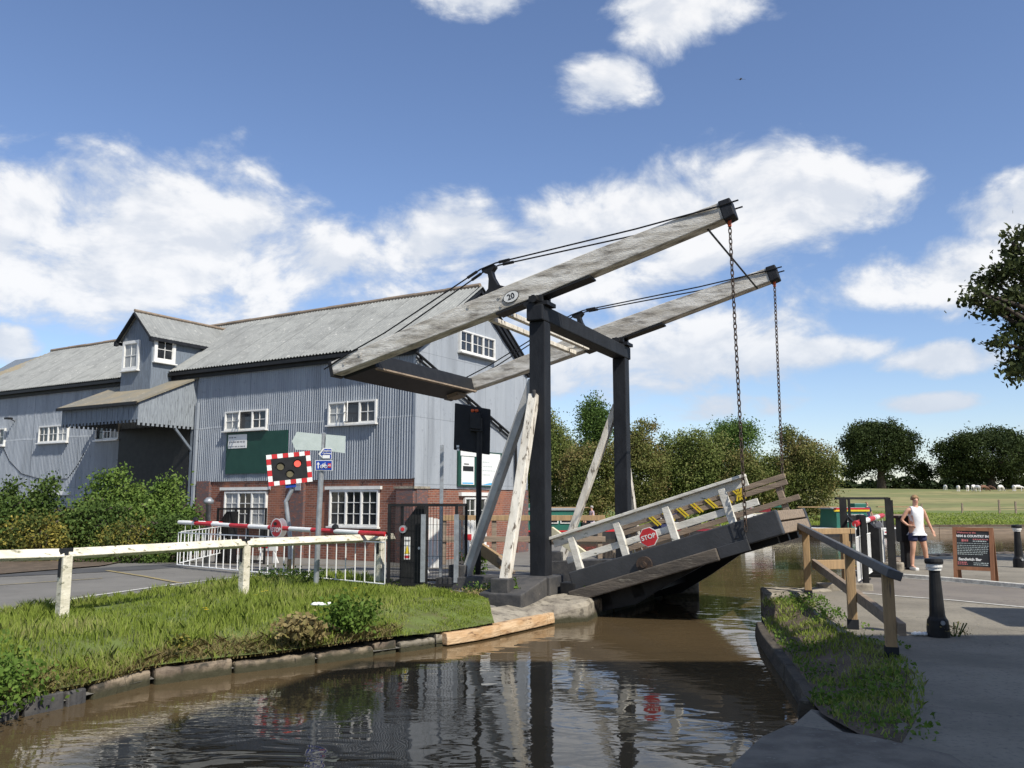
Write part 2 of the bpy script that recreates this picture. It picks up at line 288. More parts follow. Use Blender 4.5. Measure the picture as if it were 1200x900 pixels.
def watermat():
    m = bpy.data.materials.new('canal_water'); m.use_nodes = True; t = m.node_tree; t.nodes.clear(); g = G(t)
    p = g.n('ShaderNodeBsdfPrincipled'); o = g.n('ShaderNodeOutputMaterial'); g.l(p.outputs[0], o.inputs[0])
    tcn = g.n('ShaderNodeTexCoord')
    n0 = g.n('ShaderNodeTexNoise'); n0.inputs['Scale'].default_value = .5; g.l(tcn.outputs['Object'], n0.inputs[0])
    g.l(g.mix(g.mr(n0.outputs[0], .3, .7), (.10,.07,.036), (.078,.056,.03)), p.inputs['Base Color'])
    p.inputs['Roughness'].default_value = .015; p.inputs['IOR'].default_value = 1.33; p.inputs['Specular IOR Level'].default_value = .5
    mp = g.n('ShaderNodeMapping'); mp.inputs[3].default_value = (.75, 1.5, 1); mp.inputs[2].default_value = (0, 0, R(-8)); g.l(tcn.outputs['Object'], mp.inputs[0])
    a = g.n('ShaderNodeTexNoise'); a.inputs['Scale'].default_value = 2.1; a.inputs['Detail'].default_value = 2.0; a.inputs['Distortion'].default_value = .6; g.l(mp.outputs[0], a.inputs[0])
    b = g.n('ShaderNodeTexNoise'); b.inputs['Scale'].default_value = 11; b.inputs['Detail'].default_value = 2; b.inputs['Distortion'].default_value = .4; g.l(mp.outputs[0], b.inputs[0])
    c = g.n('ShaderNodeTexNoise'); c.inputs['Scale'].default_value = .45; c.inputs['Detail'].default_value = 1; g.l(tcn.outputs['Object'], c.inputs[0])
    h = g.m('ADD', g.m('MULTIPLY', a.outputs[0], 1.0), g.m('MULTIPLY', g.m('MULTIPLY', b.outputs[0], .22), g.mr(c.outputs[0], .35, .6)))
    bn = g.n('ShaderNodeBump'); bn.inputs['Strength'].default_value = .42; bn.inputs['Distance'].default_value = .014; g.l(h, bn.inputs['Height']); g.l(bn.outputs[0], p.inputs['Normal'])
    return m
M['water'] = watermat()

# ------------------------------------------------------------------ object helpers
def tag(o, label=None, cat=None, group=None, kind=None):
    if label: o['label'] = label
    if cat: o['category'] = cat
    if group: o['group'] = group
    if kind: o['kind'] = kind
    return o
def empty(name, loc=(0,0,0), rz=0, label=None, cat=None, group=None):
    o = bpy.data.objects.new(name, None); C.objects.link(o); o.location = loc; o.rotation_euler = (0,0,rz); o.empty_display_size = .2
    return tag(o, label, cat, group)
def link(name, me, m=None, parent=None, bevel=0, smooth=False):
    o = bpy.data.objects.new(name, me); C.objects.link(o)
    if m is not None: me.materials.append(m if not isinstance(m, str) else M[m])
    if parent is not None: o.parent = parent
    if bevel:
        b = o.modifiers.new('bevel', 'BEVEL'); b.width = bevel; b.segments = 2; b.limit_method = 'ANGLE'; b.angle_limit = R(40)
    if smooth: me.shade_smooth()
    return o
class MB:
    def __init__(s): s.v = []; s.f = []; s.k = []
    def add(s, vs, fs):
        k = len(s.v); s.k.append((k, len(s.f))); s.v += [tuple(v) for v in vs]; s.f += [tuple(i+k for i in f) for f in fs]; return s
    def box(s, c, d, mt=None):
        x, y, z = d[0]/2, d[1]/2, d[2]/2
        vs = [Vector((a*x, b*y, e*z)) for a in (-1,1) for b in (-1,1) for e in (-1,1)]
        if mt is not None: vs = [mt @ v for v in vs]
        c = Vector(c)
        return s.add([v+c for v in vs], [(0,1,3,2),(4,6,7,5),(0,4,5,1),(2,3,7,6),(0,2,6,4),(1,5,7,3)])
    def bb(s, x0, x1, y0, y1, z0, z1): return s.box(((x0+x1)/2,(y0+y1)/2,(z0+z1)/2), (abs(x1-x0),abs(y1-y0),abs(z1-z0)))
    def beam(s, p0, p1, w, h, up=(0,0,1), w1=None, h1=None):
        p0, p1 = Vector(p0), Vector(p1); d = (p1-p0).normalized(); up = Vector(up)
        if abs(d.dot(up)) > .99: up = Vector((1,0,0))
        sd = d.cross(up).normalized(); u = sd.cross(d).normalized(); vs = []
        for p, ww, hh in ((p0, w, h), (p1, w1 or w, h1 or h)):
            for a, b in ((-1,-1),(1,-1),(1,1),(-1,1)): vs.append(p+sd*a*ww/2+u*b*hh/2)
        return s.add(vs, [(3,2,1,0),(4,5,6,7),(0,1,5,4),(1,2,6,5),(2,3,7,6),(3,0,4,7)])
    def tube(s, pts, r, n=8, rs=None, caps=True):
        pts = [Vector(p) for p in pts]; k = len(pts); vs = []; fs = []
        u = None
        for i, p in enumerate(pts):
            d = (pts[min(i+1,k-1)]-pts[max(i-1,0)]).normalized()
            if u is None:
                u = d.orthogonal().normalized()
            u = (u - d*u.dot(d)).normalized(); v = d.cross(u)
            rr = rs[i] if rs else r
            for j in range(n):
                a = 2*math.pi*j/n; vs.append(p+u*math.cos(a)*rr+v*math.sin(a)*rr)
        for i in range(k-1):
            for j in range(n): fs.append((i*n+j, i*n+(j+1)%n, (i+1)*n+(j+1)%n, (i+1)*n+j))
        if caps: fs.append(tuple(range(n))[::-1]); fs.append(tuple((k-1)*n+j for j in range(n)))
        return s.add(vs, fs)
    def lathe(s, prof, c=(0,0,0), n=20, mt=None):
        vs = []; fs = []; c = Vector(c)
        for r, z in prof:
            for j in range(n):
                a = 2*math.pi*j/n; v = Vector((r*math.cos(a), r*math.sin(a), z)); v = mt @ v if mt is not None else v; vs.append(v+c)
        for i in range(len(prof)-1):
            for j in range(n): fs.append((i*n+j, i*n+(j+1)%n, (i+1)*n+(j+1)%n, (i+1)*n+j))
        fs.append(tuple(range(n))[::-1]); fs.append(tuple((len(prof)-1)*n+j for j in range(n)))
        return s.add(vs, fs)
    def prism(s, poly, d):   # poly: list of 3d points, d: extrusion vector
        n = len(poly); d = Vector(d); p = [Vector(q) for q in poly]
        return s.add(p+[q+d for q in p], [tuple(range(n))[::-1], tuple(range(n, 2*n))]+[(i,(i+1)%n,n+(i+1)%n,n+i) for i in range(n)])
    def mesh(s, name):
        me = bpy.data.meshes.new(name); me.from_pydata(s.v, [], s.f); me.update()
        bm = bmesh.new(); bm.from_mesh(me); bmesh.ops.recalc_face_normals(bm, faces=bm.faces); bm.to_mesh(me); bm.free()
        return me
    def build(s, name, m, parent=None, bevel=0, smooth=False): return link(name, s.mesh(name), m, parent, bevel, smooth)
def each(b, name, m, parent=None, bevel=0, smooth=False):   # one object for every piece that was added
    K = b.k+[(len(b.v), len(b.f))]; out = []
    for (v0, f0), (v1, f1) in zip(K[:-1], K[1:]):
        c = MB(); c.v = b.v[v0:v1]; c.f = [tuple(i-v0 for i in f) for f in b.f[f0:f1]]; out.append(c.build(name, m, parent, bevel, smooth))
    return out
def npmesh(name, V, k):   # V (n*k,3) -> n polygons with k corners each
    n = len(V)//k; me = bpy.data.meshes.new(name); me.vertices.add(len(V)); me.vertices.foreach_set('co', np.ascontiguousarray(V, dtype=np.float32).ravel())
    me.loops.add(len(V)); me.loops.foreach_set('vertex_index', np.arange(len(V), dtype=np.int32))
    me.polygons.add(n); me.polygons.foreach_set('loop_start', np.arange(0, len(V), k, dtype=np.int32)); me.polygons.foreach_set('loop_total', np.full(n, k, dtype=np.int32))
    me.update(calc_edges=True); return me
def leafverts(cen, size, rng, up=0.0, asp=.55):
    n = len(cen); a = rng.normal(size=(n,3)); a[:,2] += up; a /= np.linalg.norm(a,axis=1)[:,None]
    b = rng.normal(size=(n,3)); b -= (a*b).sum(1)[:,None]*a; b /= np.linalg.norm(b,axis=1)[:,None]
    s = size*rng.uniform(.6,1.3,(n,1)); w_ = s*asp
    V = np.stack([cen-a*s*.5, cen+b*w_*.5, cen+a*s*.5, cen-b*w_*.5], 1)
    return V.reshape(-1,3)
def clumps(rng, lobes, per, cr, shell=.5):
    out = []
    for (cx,cy,cz,rx,ry,rz,n) in lobes:
        d = rng.normal(size=(n,3)); d /= np.linalg.norm(d,axis=1)[:,None]
        r = rng.uniform(shell,1.0,(n,1))**.7*rng.uniform(.86,1.12,(n,1))
        c = np.array([cx,cy,cz])+d*r*np.array([rx,ry,rz])
        crn = cr*rng.uniform(.55,1.35,(n,1,1))
        p = c[:,None,:]+rng.normal(size=(n,per,3))*crn*np.array([1,1,.7])
        out.append(p.reshape(-1,3))
    return np.concatenate(out)
def tree(name, loc, lobes, leaf, per, cr, mt, trunk, label, cat, group=None, seed=0, shell=.5, limbs=6, bark='bark'):
    rng = np.random.default_rng(seed); root = empty(name, loc, 0, label, cat, group)
    P = clumps(rng, lobes, per, cr, shell)
    link('crown', npmesh('crown', leafverts(P, leaf, rng), 4), mt, root)
    h, r0 = trunk; b = MB(); rr = random.Random(seed)
    b.tube([(0,0,-.3),(0.0,0,h*.35),(rr.uniform(-.1,.1)*h*.3,0,h*.75),(rr.uniform(-.1,.1)*h*.3,0,h*1.3)], r0, 9, rs=[r0*1.25,r0,r0*.8,r0*.35])
    for i in range(limbs):
        L = lobes[i % len(lobes)]; d = rng.normal(size=3); d /= np.linalg.norm(d)
        e = Vector((L[0]+d[0]*L[3]*.75, L[1]+d[1]*L[4]*.75, L[2]+d[2]*L[5]*.6)); s0 = Vector((0,0,h*rr.uniform(.5,.95)))
        mid = (s0+e)/2+Vector((rr.uniform(-.2,.2),rr.uniform(-.2,.2),.12*h))
        b.tube([s0, mid, e], r0, 6, rs=[r0*.5, r0*.3, r0*.1])
    b.build('trunk', bark, root, smooth=True)
    return root
def text_mesh(body, size, name='lettering', align='CENTER', bold=0.0):
    cu = bpy.data.curves.new(name, 'FONT'); cu.body = body; cu.size = size; cu.align_x = align; cu.align_y = 'CENTER'; cu.extrude = .0015; cu.offset = bold; cu.resolution_u = 3
    o = bpy.data.objects.new(name, cu); C.objects.link(o); bpy.context.view_layer.update()
    me = bpy.data.meshes.new_from_object(o.evaluated_get(bpy.context.evaluated_depsgraph_get())); bpy.data.objects.remove(o)
    me.name = name; return me
def text(body, size, m, parent, loc, rot, **k):
    me = text_mesh(body, size, **k); me.materials.clear(); o = link('lettering', me, m, parent); o.location = loc; o.rotation_euler = rot; return o
def plane_from(x, y):   # matrix whose columns are right, up, outward normal
    x = Vector(x).normalized(); y = Vector(y).normalized(); z = x.cross(y)
    return Matrix((x, y, z)).transposed()
def copytree(o, parent=None):
    c = o.copy(); C.objects.link(c); c.parent = parent
    for ch in list(o.children): copytree(ch, c)
    return c
rnd = random.Random(5)
# ------------------------------------------------------------------ ground, roads, water
BO = Vector((-2.96, 26, 0)); BY = -.54
def smooth(t): t = min(1, max(0, t)); return t*t*(3-2*t)
BK = [(-9,2.6),(-5.6,6.3),(-4.75,7.5),(-4.25,8.35),(-3.85,9.35),(-3.0,10.1),(-2.1,10.72),(-1.2,11.5),(-.5,12.2),(0,12.7)]
def bdist(x, y):
    m = 9e9
    for (ax, ay), (bx, by) in zip(BK[:-1], BK[1:]):
        dx, dy = bx-ax, by-ay; t = max(0, min(1, ((x-ax)*dx+(y-ay)*dy)/(dx*dx+dy*dy))); m = min(m, (x-ax-t*dx)**2+(y-ay-t*dy)**2)
    return math.sqrt(m)
def hL(x, y):
    d = .514*(x-BO.x)+.858*(y-BO.y); z = -.3*smooth((d+7.3)/5.5)
    if y < 14 and x < 1.2: z -= .19*(1-smooth(bdist(x, y)/1.3))*(1-smooth((x+.1)/.5))
    return z
def hG(x, y):
    if -1.2 < x < 1.6 and 11.5 < y < 15:
        m = min(math.hypot(x-(-.6+2.0*k/12), y-(12.2+2.15*k/12)) for k in range(13)); return -.3*(1-smooth((m-.5)/.6))-.02
    return hL(x, y)-(.1*(1-smooth((bdist(x, y)-1.6)/.8)) if y < 15.5 and x < .2 else 0)
EDGE = [(-30,-14),(-18,-6),(-9,2.6),(-5.6,6.3),(-4.75,7.5),(-4.25,8.35),(-3.85,9.35),(-3.0,10.1),(-2.1,10.72),(-1.2,11.5),(-.5,12.2),(.02,12.9),(.65,13.85),(1.28,14.42),(2.3,16.2),(3.5,18.7),(3.7,20),(3.6,25),(3.2,29),(2.2,36),(-1,39.6),(-8,38.5),(-16,37)]
def dens_poly(P, step):
    out = []
    for (a, b) in zip(P[:-1], P[1:]):
        n = max(1, int(math.hypot(b[0]-a[0], b[1]-a[1])/step))
        for i in range(n): out.append((a[0]+(b[0]-a[0])*i/n, a[1]+(b[1]-a[1])*i/n))
    out.append(P[-1]); return out
def ruled(name, A, Bk, nv, m, dz=0.0, h=hL, pw=1.6, kind='structure', edge_drop=0.0):
    n = len(A); vs = []; fs = []
    for i in range(n):
        for j in range(nv+1):
            t = (j/nv)**pw; x = A[i][0]+(Bk[i][0]-A[i][0])*t; y = A[i][1]+(Bk[i][1]-A[i][1])*t
            e = -edge_drop*max(0, 1-t*8) if edge_drop else 0
            vs.append((x, y, h(x, y)+dz+e))
    for i in range(n-1):
        for j in range(nv): fs.append((i*(nv+1)+j, (i+1)*(nv+1)+j, (i+1)*(nv+1)+j+1, i*(nv+1)+j+1))
    b = MB(); b.v = vs; b.f = fs; me = b.mesh(name)
    o = link(name, me, m, smooth=True)
    if me.polygons and sum(p.normal.z for p in me.polygons) < 0: me.flip_normals()
    return tag(o, kind=kind)
A = dens_poly(EDGE, .5)
from mathutils.geometry import delaunay_2d_cdt
def cdt_ground(name, P, step, m, h):
    n = len(P); V = [Vector(p) for p in P]; Ed = [(i, (i+1) % n) for i in range(n)]
    Pn = np.array(P); lo = Pn.min(0); hi = Pn.max(0)
    gx, gy = np.meshgrid(np.arange(lo[0]+.31, hi[0], step), np.arange(lo[1]+.17, hi[1], step))
    q = np.column_stack([gx.ravel(), gy.ravel()]); ins = np.zeros(len(q), bool); j = n-1
    for i in range(n):
        xi, yi = Pn[i]; xj, yj = Pn[j]
        ins ^= ((yi > q[:,1]) != (yj > q[:,1])) & (q[:,0] < (xj-xi)*(q[:,1]-yi)/(yj-yi+1e-12)+xi); j = i
    V += [Vector(p) for p in q[ins]]
    vs, _, fs, *_r = delaunay_2d_cdt(V, Ed, [], 1, 1e-5)
    me = bpy.data.meshes.new(name); me.from_pydata([(v.x, v.y, h(v.x, v.y)) for v in vs], [], fs); me.update()
    if sum(p.normal.z for p in me.polygons) < 0: me.flip_normals()
    return tag(link(name, me, m, smooth=True), kind='structure')
GP = list(A)+[(-30,37),(-90,50),(-90,-14)]
cdt_ground('ground', GP, .6, 'asphalt', hG)
# canal water
wv = MB(); wv.v = [(-90,-40,-.35),(120,-40,-.35),(120,54,-.35),(-90,54,-.35)]; wv.f = [(0,1,2,3)]
tag(wv.build('canal_water', 'water'), kind='structure')
# right bank land
_e = [gz(*q) for q in ((862,900),(898,866),(929,850),(950,832))]
_s = [gz(*q, -.18) for q in ((945,822),(952,813),(938,794),(924,775),(910,757),(898,742),(892,729))]
_b = [gz(*q) for q in ((1000,866),(1035,872),(1062,835),(1070,797),(1045,772),(1012,750),(985,740),(962,724),(948,712))]
RP = [(-6,-8),(-3,-2.5),(-.4,1.5),(.6,3.3)]+[(p.x,p.y) for p in _e]+[(p.x,p.y) for p in _b]+[(4.78,14.15),(4.12,14.2),(4.45,15.3),(4.6,15.55),(5.45,15.7),(6.6,17.3),(8.3,20.2),(10.6,24.2),(13,25.6),(17,26.9),(30,30),(70,36),(70,-12),(10,-12)]
def land(name, P, z0, z1, m):
    b = MB(); b.prism([(x, y, z1) for x, y in P], (0, 0, z0-z1)); return tag(b.build(name, m), kind='structure')
land('pavement', RP, 0, -1.3, 'paving')
# right road strip crossing to the bridge, with painted edge lines
def strip(name, P, wd, z, m, h=None, kind='structure'):
    b = MB(); n = len(P); vs = []
    for i, p in enumerate(P):
        a = P[max(0,i-1)]; c = P[min(n-1,i+1)]; d = Vector((c[0]-a[0], c[1]-a[1])).normalized(); nr = Vector((-d.y, d.x))*wd/2
        for s in (-1, 1):
            x, y = p[0]+nr.x*s, p[1]+nr.y*s; vs.append((x, y, (h(x, y) if h else 0)+z))
    b.v = vs; b.f = [(2*i, 2*i+2, 2*i+3, 2*i+1) for i in range(n-1)]
    return tag(b.build(name, m), kind=kind)
UP = [gz(1000,672.5),gz(1057,677),gz(1120,682),gz(1200,689.5),gz(1330,706),gz(1500,735),gz(1900,830)]
LO = [gz(985,693),gz(1041,698),gz(1120,704),gz(1200,712),gz(1330,733),gz(1500,768),gz(1900,880)]
b = MB(); n = len(UP); b.v = [(p.x,p.y,.004) for p in UP]+[(p.x,p.y,.004) for p in LO]; b.f = [(i,i+1,n+i+1,n+i) for i in range(n-1)]
tag(b.build('road', 'road_r'), kind='structure')
strip('road_marking', LO, .09, .008, 'line')
kb = MB()
for a, c in zip(UP[:-1], UP[1:]): kb.beam((a.x,a.y,.03), (c.x,c.y,.03), .13, .1)
tag(kb.build('kerb', 'line', bevel=.012), kind='structure')
strip('road_marking', [(p.x-.02,p.y-.1) for p in UP], .1, .008, 'line')
# left road with markings (follows the ground)
def px_line(pts, z=0.0, it=3):
    out = []
    for px, py in pts:
        p = gz(px, py, z)
        for _ in range(6): p = gz(px, py, hL(p.x, p.y))
        out.append((p.x, p.y))
    return out
strip('road_marking', dens_poly(px_line([(-200,750),(0,717),(100,700),(210,684.5)]), 1), .1, .012, 'line', hL)
strip('road_marking', dens_poly(px_line([(212,684.5),(270,677.5),(330,672),(430,668)]), 1), .08, .012, 'line', hL)
strip('road_marking', dens_poly(px_line([(212,684),(170,676),(125,669)]), 1), .1, .013, 'yline', hL)
strip('road_marking', dens_poly(px_line([(-100,690),(0,686),(120,678)]), 1), .07, .012, 'yline', hL)
strip('road_marking', dens_poly(px_line([(250,660),(350,662),(470,664),(560,668),(700,672)]), 1), .08, .012, 'yline', hL)
strip('road_patch', dens_poly(px_line([(-60,676),(60,671),(160,666),(260,662)]), 1), 1.3, .008, 'asphalt_dark', hL)
# turf strip along the canal bank
GI = px_line([(-700,1000),(-300,800),(0,741),(60,728),(110,714),(170,699),(225,690),(290,684),(350,676),(400,676),(450,682),(500,692),(540,697),(572,704)])
GE = [p for p in EDGE[1:11]]+[(-.25,12.5)]
def resample(P, n):
    P = [Vector(p) for p in P]; L = [0]
    for a, c in zip(P[:-1], P[1:]): L.append(L[-1]+(c-a).length)
    out = []
    for i in range(n):
        t = L[-1]*i/(n-1); k = 0
        while k < len(L)-2 and L[k+1] < t: k += 1
        u = (t-L[k])/(L[k+1]-L[k]); q = P[k].lerp(P[k+1], u); out.append((q.x, q.y))
    return out
# pair edge and inner line by angle so that the strip does not fold
ge = resample(GE, 60)
gi = resample(GI, 60)
def hbank(x, y):
    return hL(x, y)+.012+.05*math.sin(x*1.7+y)*math.sin(y*1.3)*.5
ruled('bank_turf', ge, gi, 12, 'turf', .03, lambda x, y: hbank(x, y), 1.0)
rng = np.random.default_rng(11)
def bank_points(n, tmax=1.0, bias=1.0, lo=0.0, hi=1.0):
    u = rng.uniform(lo, hi, n)*(58.99); i = u.astype(int); f = u-i; t = rng.uniform(0, 1, n)**bias*tmax
    E_ = np.array(ge); I_ = np.array(gi)
    a = E_[i]*(1-f)[:,None]+E_[i+1]*f[:,None]; c = I_[i]*(1-f)[:,None]+I_[i+1]*f[:,None]
    return a*(1-t)[:,None]+c*t[:,None], t, i
def blades(pts, z, h, wd, lean=.45):
    n = len(pts); a = rng.uniform(0, 2*math.pi, n); hh = h*rng.uniform(.45, 1.25, n); ld = rng.uniform(0, 2*math.pi, n); le = lean*hh*rng.uniform(.2, 1.3, n)
    base = np.column_stack([pts, z]); side = np.column_stack([np.cos(a), np.sin(a), np.zeros(n)])*wd/2*rng.uniform(.6, 1.3, (n,1))
    lv = np.column_stack([np.cos(ld)*le, np.sin(ld)*le, np.zeros(n)])
    mid = base+lv*.35+np.column_stack([np.zeros(n), np.zeros(n), hh*.6]); tip = base+lv+np.column_stack([np.zeros(n), np.zeros(n), hh*.92])
    return np.stack([base-side, base+side, mid+side*.7, tip, mid-side*.7], 1).reshape(-1, 3)
pts, t, ii = bank_points(85000, 1.0, 1.0, .25, 1.0)
nz_ = np.sin(pts[:,0]*2.1+np.sin(pts[:,1]*1.7)*2)*np.sin(pts[:,1]*2.3+pts[:,0])
hgt = .105+.05*nz_+.05*np.sin(pts[:,0]*9+pts[:,1]*7)*np.sin(pts[:,1]*11)
keep = rng.uniform(0,1,len(pts)) < np.clip(.85+.4*nz_+.3*(t>.15), .45, 1)
hgt *= .3+.7*np.clip((58-ii)/7, 0, 1); hgt *= .75+.5*(np.sin(pts[:,0]*1.3+2)*np.sin(pts[:,1]*.9) > -.1)
pts, t, hgt = pts[keep], t[keep], hgt[keep]
z = np.array([hbank(x, y)+.02 for x, y in pts])
V = blades(pts, z, hgt, .012)
tag(link('bank_grass', npmesh('bank_grass', V, 5), 'grass'), kind='stuff')
pts, t, ii = bank_points(16000, .13, 1.0, .25, .93)
# dry tufts hanging over the stone edge
z = np.array([hbank(x, y)+.0 for x, y in pts]); V = blades(pts, z, .13, .011, 1.5)
tag(link('dry_bank_grass', npmesh('dry_bank_grass', V, 5), 'grass_dry'), kind='stuff')
# far bank, field and hill
def hF(x, y):
    s = smooth((y-53)/150)
    return .12+3.55*s*(1.0)+.25*math.sin(x*.02)*s+.12*math.sin(x*.15+y*.05)*smooth((y-55)/30)
xs = [-900,-500,-250,-150,-100]+[x for x in range(-70, 201, 6)]+[230,280,350,500,900]; ys = [49.5,50,50.6,52,54,57,60,65,70,78,86,95,105,115,125,135,145,155,165,175,185,195,210,240,300,500,900,2500]
def bx_(x, y): return y+(-.0)*x
def bankY(x): return 44.6+.17*x if x < 26 else 49.0
b = MB(); 
for y in ys:
    for x in xs:
        yy = y if y > 56 else y+(bankY(x)-49.5)*(56-y)/6.5
        b.v.append((x, yy, hF(x, y)))
nx = len(xs)
b.f = [(j*nx+i, j*nx+i+1, (j+1)*nx+i+1, (j+1)*nx+i) for j in range(len(ys)-1) for i in range(nx-1)]
k0 = 6
me = b.mesh('field'); o = link('field', me, 'field', smooth=True); me.materials.append(M['verge']); me.materials.append(M['soil'])
for p in me.polygons:
    y = p.center.y
    p.material_index = 2 if y < 50.4+(bankY(p.center.x)-49.5) and False else (1 if y < 92+8*math.sin(p.center.x*.11) else 0)
tag(o, kind='structure')
# far bank piling wall
pl = MB(); cp = MB()
for x in range(-60, 120, 3):
    pl.beam((x, bankY(x)-.02, -.35), (x+2.97, bankY(x+3)-.02, -.35), .14, .74); cp.beam((x, bankY(x)+.25, .10), (x+2.95, bankY(x+3)+.25, .10), .75, .12)
wr = empty('far_canal_wall', (0,0,0), 0, 'long low timber and earth edging of the far canal bank behind the boats', 'canal wall')
pl.build('piling', 'grey_timber', wr); cp.build('coping', 'soil', wr)

# ------------------------------------------------------------------ canal edge walls
def edge_blocks(name, P, depth, top, bottom, m, label, cat, blk, gap=.02, seed=1, out=0.0, part='stone_block', hf=None, bevel=.03):
    rr = random.Random(seed); root = empty(name, (P[0][0], P[0][1], 0), 0, label, cat); Q = resample(P, 400)
    L = [0]
    for a, c in zip(Q[:-1], Q[1:]): L.append(L[-1]+math.hypot(c[0]-a[0], c[1]-a[1]))
    s = 0
    while s < L[-1]-.05:
        e = min(L[-1], s+blk*rr.uniform(.7, 1.3)); idx = [i for i in range(len(Q)) if s <= L[i] <= e-gap]
        if len(idx) >= 2:
            idx = idx[::max(1, len(idx)//7)]+([idx[-1]] if idx[-1] not in idx[::max(1, len(idx)//7)] else [])
            b = MB(); dzt = rr.uniform(-.045, .03)*(1 if part == 'stone_block' else .3); do = rr.uniform(-.035, .035)*(1 if part == 'stone_block' else .4)+out; vs = []
            for i in idx:
                a = Q[max(0,i-2)]; c = Q[min(len(Q)-1,i+2)]; d = Vector((c[0]-a[0], c[1]-a[1])).normalized(); nr = Vector((-d.y, d.x))
                jt = rr.uniform(-.03, .03)*(1 if part == 'stone_block' else .15)
                for (q, zz) in ((-do-.02+jt, bottom), (-do-.02+jt*.6, bottom+.5*(top-bottom)), (-do+rr.uniform(-.012,.012), top+dzt+rr.uniform(-.015,.015)*(1 if part == 'stone_block' else .2)), (depth, top+dzt), (depth, bottom)):
                    vs.append((Q[i][0]+nr.x*q-P[0][0], Q[i][1]+nr.y*q-P[0][1], zz+(hf(*Q[i]) if hf else 0)))
            k = len(idx); fs = [(i*5+j, i*5+(j+1)%5, (i+1)*5+(j+1)%5, (i+1)*5+j) for i in range(k-1) for j in range(5)]
            fs += [(0,1,2,3,4), tuple((k-1)*5+j for j in (4,3,2,1,0))]
            b.add(vs, fs); b.build(part, m, root, bevel=bevel)
        s = e
    return root
edge_blocks('canal_wall', EDGE[2:6]+[(-4.12,8.65)], .3, -.2, -.9, 'plinth', 'dark weathered boards edging the bank by the leafy bush at the left', 'canal wall', .35, .02, 2, part='board')
edge_blocks('canal_wall', [(-4.1,8.7),(-3.85,9.35),(-3.0,10.1),(-2.1,10.72),(-1.45,11.28)], .35, -.2, -.9, 'stone', 'brown stone blocks edging the grassy canal bank', 'canal wall', .9, .02, 3)
edge_blocks('canal_wall', [(-1.43,11.3),(-1.2,11.5),(-.5,12.2),(-.42,12.28)], .35, -.19, -.9, 'concrete', 'pale weathered stone edging between the grass bank and orange timber', 'canal wall', .7, .02, 4)
edge_blocks('timber_fender', [(q.x,q.y) for q in [gz(*a,-.19) for a in ((520,743),(560,737),(600,729),(647,719))]], .1, -.18, -.33, 'fender', 'rusty orange timber fender along the canal edge below the bridge post', 'fender', 1.0, .012, 5, out=.05, part='timber', bevel=.012)
edge_blocks('canal_wall', [(-.4,12.4),(.02,12.98),(.65,13.9),(1.25,14.4)], .5, -.3, -.9, 'stone', 'dark wet stone footing below the orange timber fender', 'canal wall', .8, .02, 6)
# concrete landing at the left abutment
cl = MB(); _o = dens_poly([(-.56,12.2),(.03,12.98),(.62,13.86),(1.2,14.12),(1.36,14.6)], .25); _o = resample(_o, 14); _i = resample([(-.95,12.85),(-.4,13.5),(.05,14.1),(.5,14.6),(1.1,15.0)], 14); rr = random.Random(4)
_z = [-.19+.17*smooth((k/13-.5)/.45) for k in range(14)]; vs = []
for k in range(14):
    (ox, oy), (ix, iy) = _o[k], _i[k]; q = rr.uniform(-.012,.012)
    vs += [(ox+.02, oy-.02, -.8), (ox+.015, oy-.015, _z[k]-.06+q), (ox-.02, oy+.02, _z[k]+q), ((ox*2+ix)/3, (oy*2+iy)/3, _z[k]*.75+.01+q), (ix, iy, _z[k]*.5+.03), (ix, iy, -.8)]
cl.add(vs, [(k*6+a, (k+1)*6+a, (k+1)*6+(a+1)%6, k*6+(a+1)%6) for k in range(13) for a in range(6)]+[tuple(range(6)), tuple(78+a for a in range(6))[::-1]])
o = cl.build('abutment_slab', 'concrete', bevel=.02); tag(o, 'rounded grey concrete slab at the foot of the near bridge post', 'slab')
edge_blocks('canal_wall', [(1.3,14.5),(2.3,16.2),(3.45,18.6)], .4, -.02, -1.0, 'stone', 'shadowed stone wall of the narrows beneath the lifted deck, left side', 'canal wall', 1.0, .02, 7)
ab = MB(); ab.prism([(3.1,17.6,.06),(3.75,17.5,.02),(3.95,18.6,.02),(3.6,19.6,.05),(2.9,19.0,.06)], (0,0,-1.0)); o = ab.build('abutment_slab', 'concrete', bevel=.05)
tag(o, 'worn stone corner block behind the raised deck at the left bank', 'slab')
edge_blocks('canal_wall', [(3.4,19.5),(3.7,20.5),(3.6,25),(3.2,29)], .4, .02, -1.0, 'stone', 'stone edging of the left bank beyond the bridge', 'canal wall', 1.2, .02, 8)
edge_blocks('canal_wall', [(16,26.6),(13,25.55),(10.6,24.15),(8.3,20.15),(6.6,17.25),(5.45,15.65)], .35, .03, -1.0, 'stone', 'low stone edging of the paved wharf behind the standing person', 'canal wall', 1.2, .02, 18)
# right bank: kerb of concrete blocks, sleeper edging and slabs
edge_blocks('canal_wall', [(5.5,15.62),(4.6,15.45),(4.4,15.1),(4.12,14.22)], .42, .06, -1.0, 'concrete', 'pale chipped concrete blocks at the right abutment corner', 'canal wall', .75, .02, 9)
edge_blocks('timber_edging', [(p.x-.02,p.y) for p in _s[::-1]], .1, -.17, -.42, 'sleeper', 'curving old timber sleeper edging of the right bank', 'edging', 3.2, .01, 10, out=.05, part='sleeper', bevel=.02)
_u = [gz(*q, -.03) for q in ((950,826),(936,838),(922,850),(899,864),(930,874),(968,877),(1000,871),(1024,868),(1033,858),(1030,846),(1008,836),(980,831))]
sb = MB(); sb.prism([(p.x,p.y,-.06) for p in _u], (0,0,-1.1)); tag(sb.build('edge_slab', 'concrete_sh', bevel=.012), 'upper flat stone slab at the bend of the right canal edge', 'slab')
